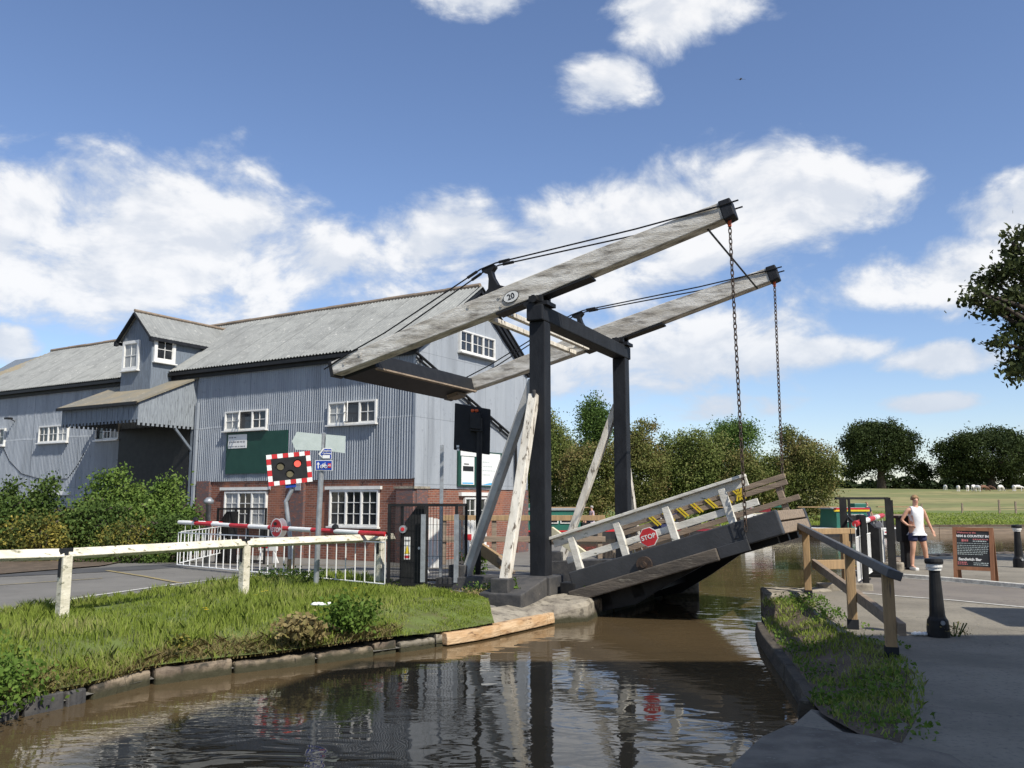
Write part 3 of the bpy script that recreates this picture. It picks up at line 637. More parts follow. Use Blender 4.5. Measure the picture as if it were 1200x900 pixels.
sb = MB(); sb.prism([(_e[2].x-.04,_e[2].y-.04,.02),(_e[1].x-.03,_e[1].y,.02),(_e[0].x-.03,_e[0].y,.02),(1.6,4.2,.02),(2.7,4.7,.02),(2.75,5.6,.02),(_e[2].x+.4,_e[2].y-.33,.02)], (0,0,-1.1)); tag(sb.build('edge_slab', 'concrete_sh', bevel=.012), 'lower flat stone slab at the water edge, nearest the bottom of the view', 'slab')
cbk = MB(); cbk.prism([(4.05,14.16,.09),(4.32,15.2,.09),(4.95,15.1,.08),(4.8,14.12,.07)], (0,0,-1.1)); tag(cbk.build('corner_block', 'concrete', bevel=.04), 'raised square concrete block at the right abutment corner above the weeds', 'block')
# soil bed of the right bank and weeds
bed = [(p.x+.03,p.y) for p in _s[::-1]]+[(_e[3].x+.05,_e[3].y-.1)]+[(p.x+.12,p.y) for p in _b]+[(4.85,14.25),(4.1,14.25)]
def hS(x, y):
    m = min(math.hypot(x-p.x, y-p.y) for p in _sd); return -.17+.165*smooth((m-.12)/.75)+.015*math.sin(x*9)*math.sin(y*7)
_sd = [_s[0].lerp(_s[1], k/4) for k in range(4)]+[a_.lerp(c_, k/6) for a_, c_ in zip(_s[1:-1], _s[2:]) for k in range(6)]+[_s[-1]]
cdt_ground('soil_bed', bed, .12, 'soil', hS)
rng = np.random.default_rng(21)
def poly_pts(P, n):
    P = np.array(P); lo = P.min(0); hi = P.max(0); q = rng.uniform(lo, hi, (n, 2)); ins = np.zeros(n, bool); j = len(P)-1
    for i in range(len(P)):
        xi, yi = P[i]; xj, yj = P[j]
        c = ((yi > q[:,1]) != (yj > q[:,1])) & (q[:,0] < (xj-xi)*(q[:,1]-yi)/(yj-yi+1e-12)+xi); ins ^= c; j = i
    return q[ins]
q = poly_pts(bed, 17000); nn = np.sin(q[:,0]*5+np.sin(q[:,1]*2.3)*1.5)*np.sin(q[:,1]*2.9); q = q[(nn > -.1) | (rng.uniform(0,1,len(q)) < .12)]
tag(link('bank_grass', npmesh('bank_grass', blades(q, np.array([hS(*a) for a in q]), .07, .011, .8), 5), 'grass'), kind='stuff')
qq = poly_pts([(x+(.22 if i > 8 else 0), y) for i, (x, y) in enumerate(bed)], 13000); nn = np.sin(qq[:,0]*3.3+np.sin(qq[:,1]*1.9)*1.5)*np.sin(qq[:,1]*2.1+1); qq = qq[nn > .05]; P = np.column_stack([qq, np.array([min(.0, hS(*a)) for a in qq])+rng.uniform(0, .1, len(qq))])
tag(link('ground_weeds', npmesh('ground_weeds', leafverts(P, .04, rng, .8, .65), 4), 'nettle'), kind='stuff')
def weed(loc, rx, ry, h, nlf, size, m, label, cat='weed', name='weed_clump', group=None, seed=0, per=12):
    r = np.random.default_rng(seed); root = empty(name, loc, 0, label, cat, group)
    P = clumps(r, [(0,0,h*.5,rx,ry,h*.5,nlf//per)], per, min(rx,ry)*.28, .35); P[:,2] = np.abs(P[:,2])
    link('leaves', npmesh('leaves', leafverts(P, size, r, .5, .6), 4), m, root)
    b = MB(); rr = random.Random(seed)
    for i in range(7): b.tube([(rr.uniform(-.2,.2)*rx, rr.uniform(-.2,.2)*ry, -.03), (rr.uniform(-.6,.6)*rx, rr.uniform(-.6,.6)*ry, h*.8)], .008, 5)
    b.build('stem', 'ivy', root)
    return root
weed((4.4,13.6,-.16), .3, .45, .17, 2200, .045, M['nettle'], 'sunlit green weeds growing by the right abutment corner', seed=1)
weed((5.2,10.35,.0), .28, .12, .2, 160, .03, M['grass_dry'], 'dry weeds sprouting around the foot of the near bollard', seed=5)
weed((-4.85,7.75,-.25), .55, .75, .42, 5200, .055, M['nettle'], 'large leafy green bush hanging over the canal edge at the left', 'bush', 'bush', seed=6)
weed((-2.0,11.05,-.05), .34, .3, .42, 1500, .06, M['nettle'], 'bushy nettle clump on the middle of the grass bank edge', 'bush', 'bush', seed=7)
weed((-2.5,10.5,-.06), .3, .2, .25, 900, .08, M['grass_dry'], 'pale dry grass tuft drooping over the canal wall', seed=8)
weed((-3.62,9.62,0), .14, .1, .14, 160, .05, M['varieg'], 'small yellow green plant in the joint of the canal wall', seed=9)
weed((-.75,17.2,0), .28, .2, .6, 700, .07, M['nettle'], 'leafy weeds at the foot of the grey back brace', seed=10)
weed((.0,14.2,.1), .12, .1, .28, 160, .05, M['nettle'], 'weeds beside the foot of the white side brace', seed=11)
weed((1.35,14.75,0), .12, .12, .2, 160, .05, M['nettle'], 'weeds at the hinge end of the raised deck', seed=12)
weed((-4.2,16.5,0), .8, .3, .3, 700, .06, M['ivy'], 'dark creeping weeds behind the white fence beside the grey signpost', seed=13)
for k, (px, py) in enumerate(((308,693),(312,692),(300,697),(417,689),(415,692),(240,712),(242,714))):
    p = gz(px, py, .1); b = MB(); 
    for a in range(6): b.box((.02*math.cos(a),.02*math.sin(a),.0), (.022,.012,.004))
    b.lathe([(.012,-.003),(.016,.003),(.004,.006)], n=8); fl = empty('flower', p, 0, 'small yellow flower in the bank grass ' + ('beside the middle fence post' if k < 3 else 'beside the grey signpost' if k < 5 else 'towards the left of the bank'), 'flower', 'yellow flowers in the grass')
    h_ = b.build('flower_head', 'yellow', fl); MB().tube([(0,0,-.1),(0,0,-.003)], .003, 5).build('stem', 'ivy', fl)
weed((gz(556,700).x, gz(556,700).y, -.05), .35, .3, .14, 700, .04, M['grass_dry'], 'dried brown plants at the right tip of the grass bank', seed=14)
weed((gz(566,697).x, gz(566,697).y, -.03), .3, .25, .2, 600, .045, M['nettle'], 'small green weeds between the grass bank and the dark plinth', seed=15)
# litter in the grass
b = MB(); 
for i in range(5): b.lathe([(.001,-.02),(.05+.01*(i%2),-.006),(.055,.008),(.02,.03),(.001,.032)], c=(.05*i-.1, .02*math.sin(i*2), .03), n=9)
o = b.build('litter', 'paper', smooth=True); o.location = gz(377, 711, .12); tag(o, 'crumpled white paper litter lying in the bank grass', 'litter')
b = MB()
for i in range(5): b.lathe([(.001,-.02),(.05,-.006),(.05,.012),(.001,.03)], c=(.05*i-.1, .03*math.sin(i*3), .02), n=9)
o = b.build('litter', 'paper', smooth=True); o.location = gz(1083, 745, .0); tag(o, 'crumpled white paper litter at the foot of the near bollard', 'litter')
# ------------------------------------------------------------------ the corrugated iron mill building
bld = empty('mill_building', (BO.x, BO.y, 0), BY, 'long blue grey corrugated iron canal mill with brick base and pale corrugated roof', 'building')
Bi = (Matrix.Translation((BO.x, BO.y, 0)) @ Matrix.Rotation(BY, 4, 'Z')).inverted()
def loc_ray(Mi, px, py):
    o = Mi @ Vector((0,0,CAMH)); d = (Mi.to_3x3() @ ray(px, py)); return o, d
def LW(px, py, y=0.0):            # long wall: pixel -> (x, z) on local plane y
    o, d = loc_ray(Bi, px, py); t = (y-o.y)/d.y; p = o+d*t; return p.x, p.z
def GW(px, py, x=0.0):            # gable wall: pixel -> (y, z)
    o, d = loc_ray(Bi, px, py); t = (x-o.x)/d.x; p = o+d*t; return p.y, p.z
ZE, ZR, WB, LB = 6.46, 8.86, 6.8, 28.7
def corrugated(name, m, parent, u0, u1, top, bot, mp, amp=.012, pitch=.075, res=6, smoothit=False):
    n = int((u1-u0)/pitch*res); vs = []; fs = []
    for i in range(n+1):
        u = u0+(u1-u0)*i/n; d = amp*math.sin(2*math.pi*u/pitch)+.004*math.sin(u*9.5)
        vs.append(mp(u, bot(u), d)); vs.append(mp(u, top(u), d))
    fs = [(2*i, 2*i+2, 2*i+3, 2*i+1) for i in range(n)]
    me = bpy.data.meshes.new(name); me.from_pydata(vs, [], fs); me.update()
    o = link(name, me, m, parent); me.shade_smooth(); return o
mpL = lambda u, z, d: (u, -d, z)
mpG = lambda u, z, d: (d, u, z)
zb_l = LW(300, 563)[1]; zb_g = GW(520, 572)[1]
# wall cladding
walls = MB(); walls.bb(-LB, -.05, .05, WB-.02, -.6, ZE-.15)
pk = [(-.05, .05, ZE-.2), (-.05, WB/2, ZR-.12), (-.05, WB-.05, ZE-.2)]; walls.prism(pk, (-LB+.2, 0, 0))
walls.build('wall_core', 'boards', bld)
corrugated('corrugated_wall', M['corr'], bld, -LB, 0, lambda u: ZE-.02, lambda u: zb_l if u > -11 else 1.05, mpL, .028, .1)
# lower row of sheets laps over the upper row
corrugated('corrugated_wall', M['corr'], bld, -LB, .005, lambda u: 4.18+.02*math.sin(u*2), lambda u: zb_l-.02 if u > -11 else 1.02, lambda u, z, d: (u, -d-.016, z), .028, .1)
gtop = lambda u: ZE+(ZR-ZE)*(1-abs(u-WB/2)/(WB/2))-.03
corrugated('corrugated_gable', M['corr_y'], bld, 0, WB, gtop, lambda u: zb_g, mpG, .006, .075)
corrugated('corrugated_gable', M['corr_y'], bld, -.004, WB, lambda u: 4.05, lambda u: zb_g-.02, lambda u, z, d: (d+.012, u, z), .006, .075)
bk = MB(); bk.bb(-11.2, -.02, .02, .3, -.6, zb_l+.03); bk.bb(-.3, -.02, .02, WB, -.6, zb_g+.0); bk.build('brick_base', 'brick', bld)
bk = MB(); bk.bb(-LB, -11.2, .0, .3, -.6, 1.03); bk.build('plinth_course', 'concrete', bld)
for a, (u0, u1) in enumerate((LW(341,600)[0:1]+LW(357,600)[0:1], (-.62, .03), LW(231,600)[0:1]+LW(246,600)[0:1])):
    b = MB(); b.bb(u0, u1, -.09, .1, -.6, (zb_l if a != 1 else zb_g-.03)); 
    b.build('pier', 'blue_brick', bld)
b = MB(); b.bb(-.1, .06, .05, .62, -.6, zb_g-.03); b.build('pier', 'blue_brick', bld)
b = MB(); b.bb(-.1, .06, WB-.75, WB+.03, -.6, zb_g-.03); b.build('pier', 'blue_brick', bld)
b = MB(); b.bb(-.7, .07, -.11, -.0, zb_g-.03, zb_g+.04); b.bb(-.0, .09, -.11, .7, zb_g-.031, zb_g+.039); each(b, 'pier_cap', 'concrete', bld)
# corner trims
b = MB(); b.bb(-.06, .03, -.035, .02, zb_l, ZE-.1); b.bb(.0, .035, WB-.04, WB+.03, zb_g, ZE); b.build('corner_trim', 'corr', bld)
# roof
def roof_slope(sgn):
    pitch = .146; res = 6; n = int((LB+.45)/pitch*res); vs = []; rows = 9
    ov = .27; slope = (ZR-ZE)/(WB/2)
    for i in range(n+1):
        u = -LB-.2+(LB+.45)*i/n; tmax = min(1, max(0.0, (u+LB+.2)/3.6))
        for j in range(rows+1):
            t = tmax*j/rows; y = -ov+(WB/2+ov)*t; z = ZE-ov*slope+(WB/2+ov)*slope*t
            d = .022*math.sin(2*math.pi*u/pitch)+.012*math.sin(u*1.9)*math.sin(t*5)+ (.02 if t < .5 else 0)
            vs.append((u, y if sgn > 0 else WB-y, z+d+.05))
    fs = [(i*(rows+1)+j, (i+1)*(rows+1)+j, (i+1)*(rows+1)+j+1, i*(rows+1)+j+1) for i in range(n) for j in range(rows)]
    me = bpy.data.meshes.new('roof'); me.from_pydata(vs, [], fs); me.update(); o = link('roof', me, 'roof', bld); me.shade_smooth()
    me.materials.append(M['roof_brown'])
    for p in me.polygons:
        if p.center.x < -LB+3.6-.8*abs(math.sin(p.center.z*4)): p.material_index = 1
    return o
roof_slope(1); roof_slope(-1)
b = MB(); b.add([(-LB-.2,-.27,ZE-.14),(-LB-.2,WB+.27,ZE-.14),(-LB+3.4,WB/2,ZR+.03)], [(0,1,2)]); b.build('roof_hip', 'roof_brown', bld)
b = MB()
for i in range(18): b.tube([(-LB+3.35+(LB-3.2)*i/18, WB/2, ZR+.075+.01*(i%2)), (-LB+3.35+(LB-3.2)*(i+1)/18-.02, WB/2, ZR+.075+.01*(i%2))], .085, 8)
b.build('ridge_cap', 'grey_timber', bld)
b = MB(); b.bb(-LB-.1, .12, -.13, -.02, ZE-.42, ZE-.12); b.bb(-LB-.1, .2, -.3, -.18, ZE-.3, ZE-.19); b.build('gutter', 'black', bld)
b = MB()      # barge boards of the gable
for s in (1, -1):
    y0 = -.24 if s > 0 else WB+.24; z0 = ZE-.24*(ZR-ZE)/(WB/2)
    b.beam((.16, y0, z0-.06), (.16, WB/2, ZR-.05), .05, .2)
each(b, 'barge_board', 'black_wood', bld)
b = MB()
for s in (1, -1):
    y0 = -.1 if s > 0 else WB+.1; b.beam((.06, y0, ZE-.28), (.06, WB/2, ZR-.3), .14, .12)
each(b, 'soffit', 'black_wood', bld)
# windows -----------------------------------------------------------
def window(mp, u0, u1, v0, v1, cols, rows, d=.03, fw=.05, open_=None, curtains=(), sillw=.08, parent=bld, subcols=2, mull=.05, glass='dark_glass'):
    def bx(b, a0, a1, c0, c1, d0, d1):
        P = [Vector(mp(*q)) for q in ((a0,c0,d0),(a1,c0,d0),(a1,c1,d0),(a0,c1,d0),(a0,c0,d1),(a1,c0,d1),(a1,c1,d1),(a0,c1,d1))]
        b.add(P, [(0,1,2,3),(4,7,6,5),(0,4,5,1),(1,5,6,2),(2,6,7,3),(3,7,4,0)])
    root_b = MB()
    for (a0,a1,c0,c1) in ((u0,u0+fw,v0,v1),(u1-fw,u1,v0,v1),(u0+fw,u1-fw,v1-fw,v1),(u0+fw,u1-fw,v0,v0+fw)): bx(root_b, a0,a1,c0,c1, d-.02, d+.07)
    f = root_b.build('window', 'white', parent)
    s = MB(); bx(s, u0-.04, u1+.04, v0-.05, v0-.002, d-.02, d+.07+sillw); s.build('sill', 'white', f)
    gb = MB(); bx(gb, u0+fw, u1-fw, v0+fw, v1-fw, d-.01, d+.015); gb.build('pane', glass, f)
    bars = MB(); cw = (u1-u0-2*fw)/cols
    for i in range(1, cols): bx(bars, u0+fw+cw*i-mull/2, u0+fw+cw*i+mull/2, v0+fw+.001, v1-fw-.001, d+.016, d+.065)
    for i in range(cols):
        a0 = u0+fw+cw*i+(mull/2 if i else 0); a1 = u0+fw+cw*(i+1)-(mull/2 if i < cols-1 else 0)
        if open_ == i: continue
        for k in range(1, subcols): x = a0+(a1-a0)*k/subcols; bx(bars, x-.011, x+.011, v0+fw+.002, v1-fw-.002, d+.016, d+.04)
        for k in range(1, rows): zq = v0+fw+(v1-v0-2*fw)*k/rows; bx(bars, a0+.001, a1-.001, zq-.011, zq+.011, d+.016, d+.038)
        e = .022
        for (q0,q1,c0,c1) in ((a0+.001,a0+e,v0+fw+.003,v1-fw-.003),(a1-e,a1-.001,v0+fw+.003,v1-fw-.003),(a0+e,a1-e,v1-fw-e,v1-fw-.003),(a0+e,a1-e,v0+fw+.003,v0+fw+e)): bx(bars, q0,q1,c0,c1, d+.0165, d+.05)
    bars.build('glazing_bar', 'white', f)
    if curtains:
        cb = MB()
        for i in curtains:
            a0 = u0+fw+cw*i+.03; a1 = a0+cw-.07
            k = 14
            vs = []
            for j in range(k+1):
                x = a0+(a1-a0)*j/k; vs += [mp(x, v0+fw+.02, d+.0155+.0035*abs(math.sin(j*1.3))), mp(x, v1-fw-.02, d+.0155+.0035*abs(math.sin(j*1.3)))]
            cb.add(vs, [(2*j, 2*j+2, 2*j+3, 2*j+1) for j in range(k)])
        each(cb, 'curtain', 'curtain', f)
    if open_ is not None:   # a sash standing ajar
        sb_ = MB(); a0 = u0+fw+cw*open_; hh = v1-v0-2*fw; ang = R(38); wd = cw-.05
        for (q0,q1,c0,c1) in ((0,.035,0,hh),(wd-.035,wd,0,hh),(.035,wd-.035,0,.035),(.035,wd-.035,hh-.035,hh),(.035,wd-.035,hh/2-.012,hh/2+.012)):
            P = []
            for dd in (0,.03):
                for (q,c) in ((q0,c0),(q1,c0),(q1,c1),(q0,c1)): P.append(mp(a0+q*math.cos(ang)-dd*math.sin(ang)+.02, v0+fw+c, d+.06+q*math.sin(ang)+dd*math.cos(ang)))
            sb_.add(P, [(0,1,2,3),(4,7,6,5),(0,4,5,1),(1,5,6,2),(2,6,7,3),(3,7,4,0)])
        sb_.build('sash', 'white', f)
    return f
def winpx(fn, mp, x0, x1, y0a, y1a, **k):
    u0, zt = fn((x0), y0a); u1, _ = fn(x1, y0a); xm = (x0+x1)/2
    _, zt = fn(xm, y0a); _, zb = fn(xm, y1a)
    if u1 < u0: u0, u1 = u1, u0
    return window(mp, u0, u1, zb, zt, **k)
winpx(LW, mpL, 266, 315, 481, 504, cols=3, rows=2, open_=1, curtains=(0,))
winpx(LW, mpL, 387, 443, 470, 497, cols=3, rows=2, open_=1, curtains=(0,))
winpx(LW, mpL, 48, 82, 498.5, 518.5, cols=3, rows=2, curtains=(2,))
winpx(LW, mpL, 115, 142, 496, 515.5, cols=3, rows=2, open_=0, curtains=(2,))
winpx(LW, mpL, -26, 8, 503, 523, cols=3, rows=2)
winpx(GW, mpG, 537, 578, 392, 417, cols=3, rows=2)
mpLb = lambda u, z, d: (u, -d+.02, z)
winpx(LW, mpLb, 265, 314, 576, 616, cols=3, rows=3, curtains=(0,2))
winpx(LW, mpLb, 388, 445, 574, 617, cols=3, rows=3, curtains=())
mpGb = lambda u, z, d: (d-.02, u, z)
winpx(GW, mpGb, 543, 568, 583, 640, cols=2, rows=4)
b = MB()
for (x0, x1, y) in ((260, 317, 573), (383, 448, 572)):
    u0, z = LW(x0, y); u1, _ = LW(x1, y); b.bb(u0, u1, -.1, .0, z-.05, z+.05)
each(b, 'lintel', 'white', bld)
u0, z = GW(538, 579); u1, _ = GW(574, 579); b = MB(); b.bb(-.02, .1, u0, u1, z-.06, z+.06); each(b, 'lintel', 'white', bld)
# diagonal pipe and downpipe on the gable
p0 = GW(487, 412, .1); p1 = GW(605, 515, .1); p2 = GW(597, 520, .1); 
b = MB(); b.tube([(.1, p0[0], p0[1]), (.1, p1[0], p1[1])], .045, 8); b.tube([(.1, p0[0]+.05, p0[1]-.17), (.1, p1[0], p1[1]-.13)], .035, 8); b.tube([(.1,p1[0]-.03,p1[1]+.03),(.1,p1[0]-.03,zb_g-.1)], .05, 8)
for i in range(9):
    t = (i+.5)/9; b.box((.06, p0[0]+(p1[0]-p0[0])*t, p0[1]+(p1[1]-p0[1])*t-.06), (.12,.05,.2))
b.build('downpipe', 'black', bld)
b = MB(); x_, _ = LW(352, 560); b.bb(x_-.12, x_+.12, -.12, -.02, zb_l-.35, zb_l+.02); x_, _ = LW(318, 560); b.tube([(x_,-.07,zb_l),(x_,-.07,zb_l-.3)], .05, 8); each(b, 'downpipe', 'corr', bld)
b = MB(); x_, z_ = LW(18, 491); b.box((x_, -.3, z_), (.28,.22,.08)); b.tube([(x_,-.02,z_-.1),(x_,-.22,z_-.02)], .02, 6); b.build('floodlight', 'black', bld)
cbp = [LW(5,525),LW(12,540),LW(26,555),(LW(50,562)),LW(80,561),LW(92,545),LW(100,530)]
b = MB(); b.tube([(x, -.04, z) for x, z in cbp], .012, 5); b.build('cable', 'black', bld)
# lucam (hoist dormer)
LX1, LX0, LY, LZ0, LZE, LZR = -11.4, -13.15, -1.02, 4.7, 7.62, 8.5
lu = MB(); lu.bb(LX0, LX1, LY, 3.0, LZ0, LZE-.0); lu.prism([(LX0,LY,LZE),(LX1,LY,LZE),((LX0+LX1)/2,LY,LZR)], (0, 3.4-LY, 0)); luo = lu.build('hoist_dormer', 'boards', bld)
lr = MB()
for s in (-1, 1):
    xm = (LX0+LX1)/2; xe = xm+s*((LX1-LX0)/2+.16); ze = LZE-.16*(LZR-LZE)/((LX1-LX0)/2); n = 70; vs = []
    for i in range(n+1):
        y = LY-.2+(3.5-LY+.2)*i/n; d = .012*math.sin(i*2.6)
        vs += [(xe, y, ze+.06+d), (xm, y, LZR+.06+d)]
    lr.add(vs, [(2*i,2*i+2,2*i+3,2*i+1) for i in range(n)])
lr.build('dormer_roof', 'roof', luo)
b = MB(); b.tube([((LX0+LX1)/2, LY-.2, LZR+.1), ((LX0+LX1)/2, 3.3, LZR+.1)], .06, 7); b.build('ridge_cap', 'grey_timber', luo)
b = MB()
for s in (-1, 1):
    xm = (LX0+LX1)/2; xe = xm+s*((LX1-LX0)/2+.17); ze = LZE-.17*(LZR-LZE)/((LX1-LX0)/2)
    b.beam((xe, LY-.17, ze), (xm, LY-.17, LZR+.0), .05, .14, (0,-1,0)); b.beam((xe, LY-.17, ze), (xe, 1.4, ze), .04, .12); b.box((xe, LY-.16, ze-.03), (.14,.12,.16))
b.build('barge_board', 'black_wood', luo)
mpF = lambda u, z, d: (u, LY-d, z); mpS = lambda u, z, d: (LX1+d, u, z)
x0, zt = LW(146,401,LY); x1, zb = LW(163,433,LY); window(mpF, x0, x1, zb, zt, 1, 2, d=.0, fw=.11, parent=luo, curtains=(0,))
y0, zt = GW(181,393,LX1); y1, zb = GW(204,427,LX1); window(mpS, y0, y1, zb, zt, 1, 2, d=.0, fw=.12, parent=luo)
# loading canopy
KX1 = -10.06; KX0 = -14.5; KY = -2.39; KZ1 = 6.0; KZ0 = 4.93
cb_ = MB(); cb_.add([(KX0-.1,KY-.15,KZ0-.07),(KX1+.1,KY-.15,KZ0-.07),(KX1+.1,.0,KZ1),(KX0-.1,.0,KZ1),(KX0-.1,KY-.15,KZ0+.0),(KX1+.1,KY-.15,KZ0+.0),(KX1+.1,.0,KZ1+.07),(KX0-.1,.0,KZ1+.07)], [(3,2,1,0),(4,5,6,7),(0,1,5,4),(1,2,6,5),(2,3,7,6),(3,0,4,7)])
cn = cb_.build('canopy', 'roof_brown', bld)
b = MB(); n = 26
for i in range(n):
    y = KY+(0-KY)*i/n; y2 = y+(-KY)/n; zt = KZ0+(KZ1-KZ0)*(i+.5)/n-.03; b.bb(KX1-.02, KX1+.01+.004*(i%3), y+.002, y2-.002, 4.12+(.09 if i % 2 else 0), zt)
b.build('side_board', 'boards_pale', cn)
b = MB(); n = 44
for i in range(n):
    x = KX0+(KX1-KX0)*i/n; b.bb(x+.002, x+(KX1-KX0)/n-.002, KY-.01-.003*(i%3), KY+.02, 4.22+(.09 if i % 2 else 0), KZ0-.05)
b.build('valance', 'boards', cn)
b = MB(); n = 26
for i in range(n):
    y = KY+(0-KY)*i/n; zt = KZ0+(KZ1-KZ0)*(i+.5)/n-.03; b.bb(KX0-.01, KX0+.02, y+.002, y+(-KY)/n-.002, 4.22+(.09 if i % 2 else 0), zt)
b.build('valance', 'boards', cn)
b = MB(); b.bb(KX0-.1, KX1+.1, KY-.2, KY-.12, KZ0-.12, KZ0-.02); b.build('gutter', 'black', cn)
b = MB()
for x in (KX1-.08,): b.beam((x, -.05, 3.35), (x, -1.0, 4.3), .07, .08); b.bb(x-.05, x+.05, -.1, -.02, 1.0, 4.4)
each(b, 'bracket', 'boards', cn)
b = MB(); b.bb(-14.4, -10.25, -.09, .04, -.5, 4.3); b.build('canopy_shade_panel', 'black', bld)  # black panel standing in for the shade on the wall under the canopy
b = MB(); x0, z0 = LW(38,577); x1, z1 = LW(84,571); b.bb(x0, x1, -.12, .02, z0-.12, z0+.05); b.build('plinth_course', 'white', bld)
b = MB(); b.box((-9.9, -.08, 2.9), (.12,.1,4.4)); b.build('door_post', 'corr', bld)
# green boards on the walls
def board_on(mp, u0, u1, v0, v1, m, name, d=.03, t=.05, bevel=0):
    b = MB(); P = [Vector(mp(*q)) for q in ((u0,v0,d),(u1,v0,d),(u1,v1,d),(u0,v1,d),(u0,v0,d+t),(u1,v0,d+t),(u1,v1,d+t),(u0,v1,d+t))]
    b.add(P, [(0,1,2,3),(4,7,6,5),(0,4,5,1),(1,5,6,2),(2,6,7,3),(3,7,4,0)]); return b
def scribble(mp, u0, u1, v, h, d, rr, word=.12):
    b = MB(); u = u0
    while u < u1-.03:
        wl = min(u1-u, word*rr.uniform(.5, 1.4)); hh = h*rr.uniform(.7, 1.1)
        P = [Vector(mp(*q)) for q in ((u,v-hh/2,d),(u+wl,v-hh/2,d),(u+wl,v+hh/2,d),(u,v+hh/2,d))]; b.add(P, [(0,1,2,3)]); u += wl+word*.3
    return b
x0, zt = LW(268,506); x1, zb = LW(337,554); zt = LW(300,506)[1]
gb = board_on(mpL, x0, x1, zb, zt, None, 'g', .035, .04); go = gb.build('notice_board', 'green_board', None); go.location = (BO.x, BO.y, 0); go.rotation_euler = (0,0,BY)
tag(go, 'big dark green board with a small white notice fixed on the corrugated wall', 'board')
nx0, nz1 = LW(270,510); nx1, nz0 = LW(291,525)
no = board_on(mpL, nx0, nx1, nz0, nz1, None, 'n', .077, .012).build('notice', 'paper', go)
rr = random.Random(3)
for k, hh in enumerate((.09,.1,.07)):
    scribble(mpL, nx0+.05, nx0+.05+(nx1-nx0-.1)*(.45,.95,.98)[k], nz1-.1-.16*k, hh*.6, .092, rr, .11).build('print', 'ink', no)
# green framed poster board on the gable
u0, zt = GW(535,531); u1, zb = GW(586,571); zt = GW(560,529)[1]
po = board_on(mpG, u0, u1, zb, zt, None, 'p', .03, .05).build('poster_board', 'green_board', None); po.location = (BO.x, BO.y, 0); po.rotation_euler = (0,0,BY)
tag(po, 'green framed information board with two posters low on the gable wall', 'board')
def ug(px, py): return GW(px, py, .08)
W_ = u1-u0; H_ = zt-zb
pa = board_on(mpG, u0+W_*.06, u0+W_*.34, zb+H_*.05, zt-H_*.18, None, 'a', .082, .01).build('poster', 'paper', po)
pa2 = board_on(mpG, u0+W_*.04, u0+W_*.38, zt-H_*.16, zt-H_*.03, None, 'a', .082, .01).build('poster', 'paper', po)
pb = board_on(mpG, u0+W_*.5, u0+W_*.95, zb+H_*.04, zt-H_*.04, None, 'a', .082, .01).build('poster', 'paper', po)
board_on(mpG, u0+W_*.08, u0+W_*.32, zb+H_*.07, zb+H_*.11, None, 'a', .093, .002).build('print', 'cyan', pa)
board_on(mpG, u0+W_*.09, u0+W_*.32, zb+H_*.42, zb+H_*.56, None, 'a', .093, .002).build('print', 'black', pa)
board_on(mpG, u0+W_*.11, u0+W_*.22, zb+H_*.6, zb+H_*.63, None, 'a', .093, .002).build('print', 'black', pa)
P = [mpG(*q) for q in ((u0+W_*.5,zb+H_*.05,.095),(u0+W_*.9,zb+H_*.05,.095),(u0+W_*.9,zb+H_*.14,.095),(u0+W_*.7,zb+H_*.11,.095))]
b = MB(); b.add(P, [(0,1,2,3)]); b.build('print', 'cyan', pb)
for k in range(4): scribble(mpG, u0+W_*.53, u0+W_*(.7+.06*(k%3)), zt-H_*(.3+.12*k), .03, .094, rr, .08).build('print', 'signback', pb)

# ------------------------------------------------------------------ the lift bridge
PO = Vector((.5, 15.026, 0)); PY = -.455; TILT = .258; HB = 5.039; HH = .355; WW = 4.448
br = empty('lift_bridge', PO, PY, 'wooden canal lift bridge with black portal, weathered white balance beams and half raised deck', 'bridge')
# plinths
b = MB()
b.prism([(-.34,-.3,.3),(.3,-.3,.3),(.3,.3,.3),(-.34,.3,.3)], (0,0,-.9))
b.prism([(-.3,-.3,.298),(.25,-.3,.298),(.22,-1.25,.1),(-.55,-1.25,.1)], (0,0,-.7))
b.prism([(-.3,-.25,.299),(-.3,.28,.299),(-2.0,.26,.2),(-2.0,-.2,.2)], (0,0,-.7))
b.prism([(-.34,WW-.3,.3),(.3,WW-.3,.3),(.3,WW+.3,.3),(-.34,WW+.3,.3)], (0,0,-.9))
b.prism([(-.3,WW-.25,.299),(-.3,WW+.28,.299),(-2.0,WW+.26,.2),(-2.0,WW-.2,.2)], (0,0,-.7))
b.prism([(-.3,WW+.3,.298),(.25,WW+.3,.298),(.22,WW+1.25,.1),(-.55,WW+1.25,.1)], (0,0,-.7))
each(b, 'plinth', 'plinth', br, bevel=.02)
for y in (0, WW):
    b = MB(); b.bb(-.15, .15, y-.14, y+.14, .28, HB-.3); b.build('post', 'black_wood', br, bevel=.015)
b = MB(); b.bb(-.16, .16, -.24, WW+.24, HB-.3, HB-.02); b.build('crossbar', 'black_wood', br, bevel=.02)
b = MB()
for y in (0, WW):
    b.bb(-.23, .23, y-.2, y+.2, HB-.02, HB+.05)
    b.tube([(-.0,y-.3,HB+.08),(0,y+.3,HB+.08)], .07, 12); b.bb(-.13,.13,y-.2,y-.12,HB+.02,HB+.16); b.bb(-.13,.13,y+.12,y+.2,HB+.02,HB+.16)
each(b, 'bearing', 'black', br)
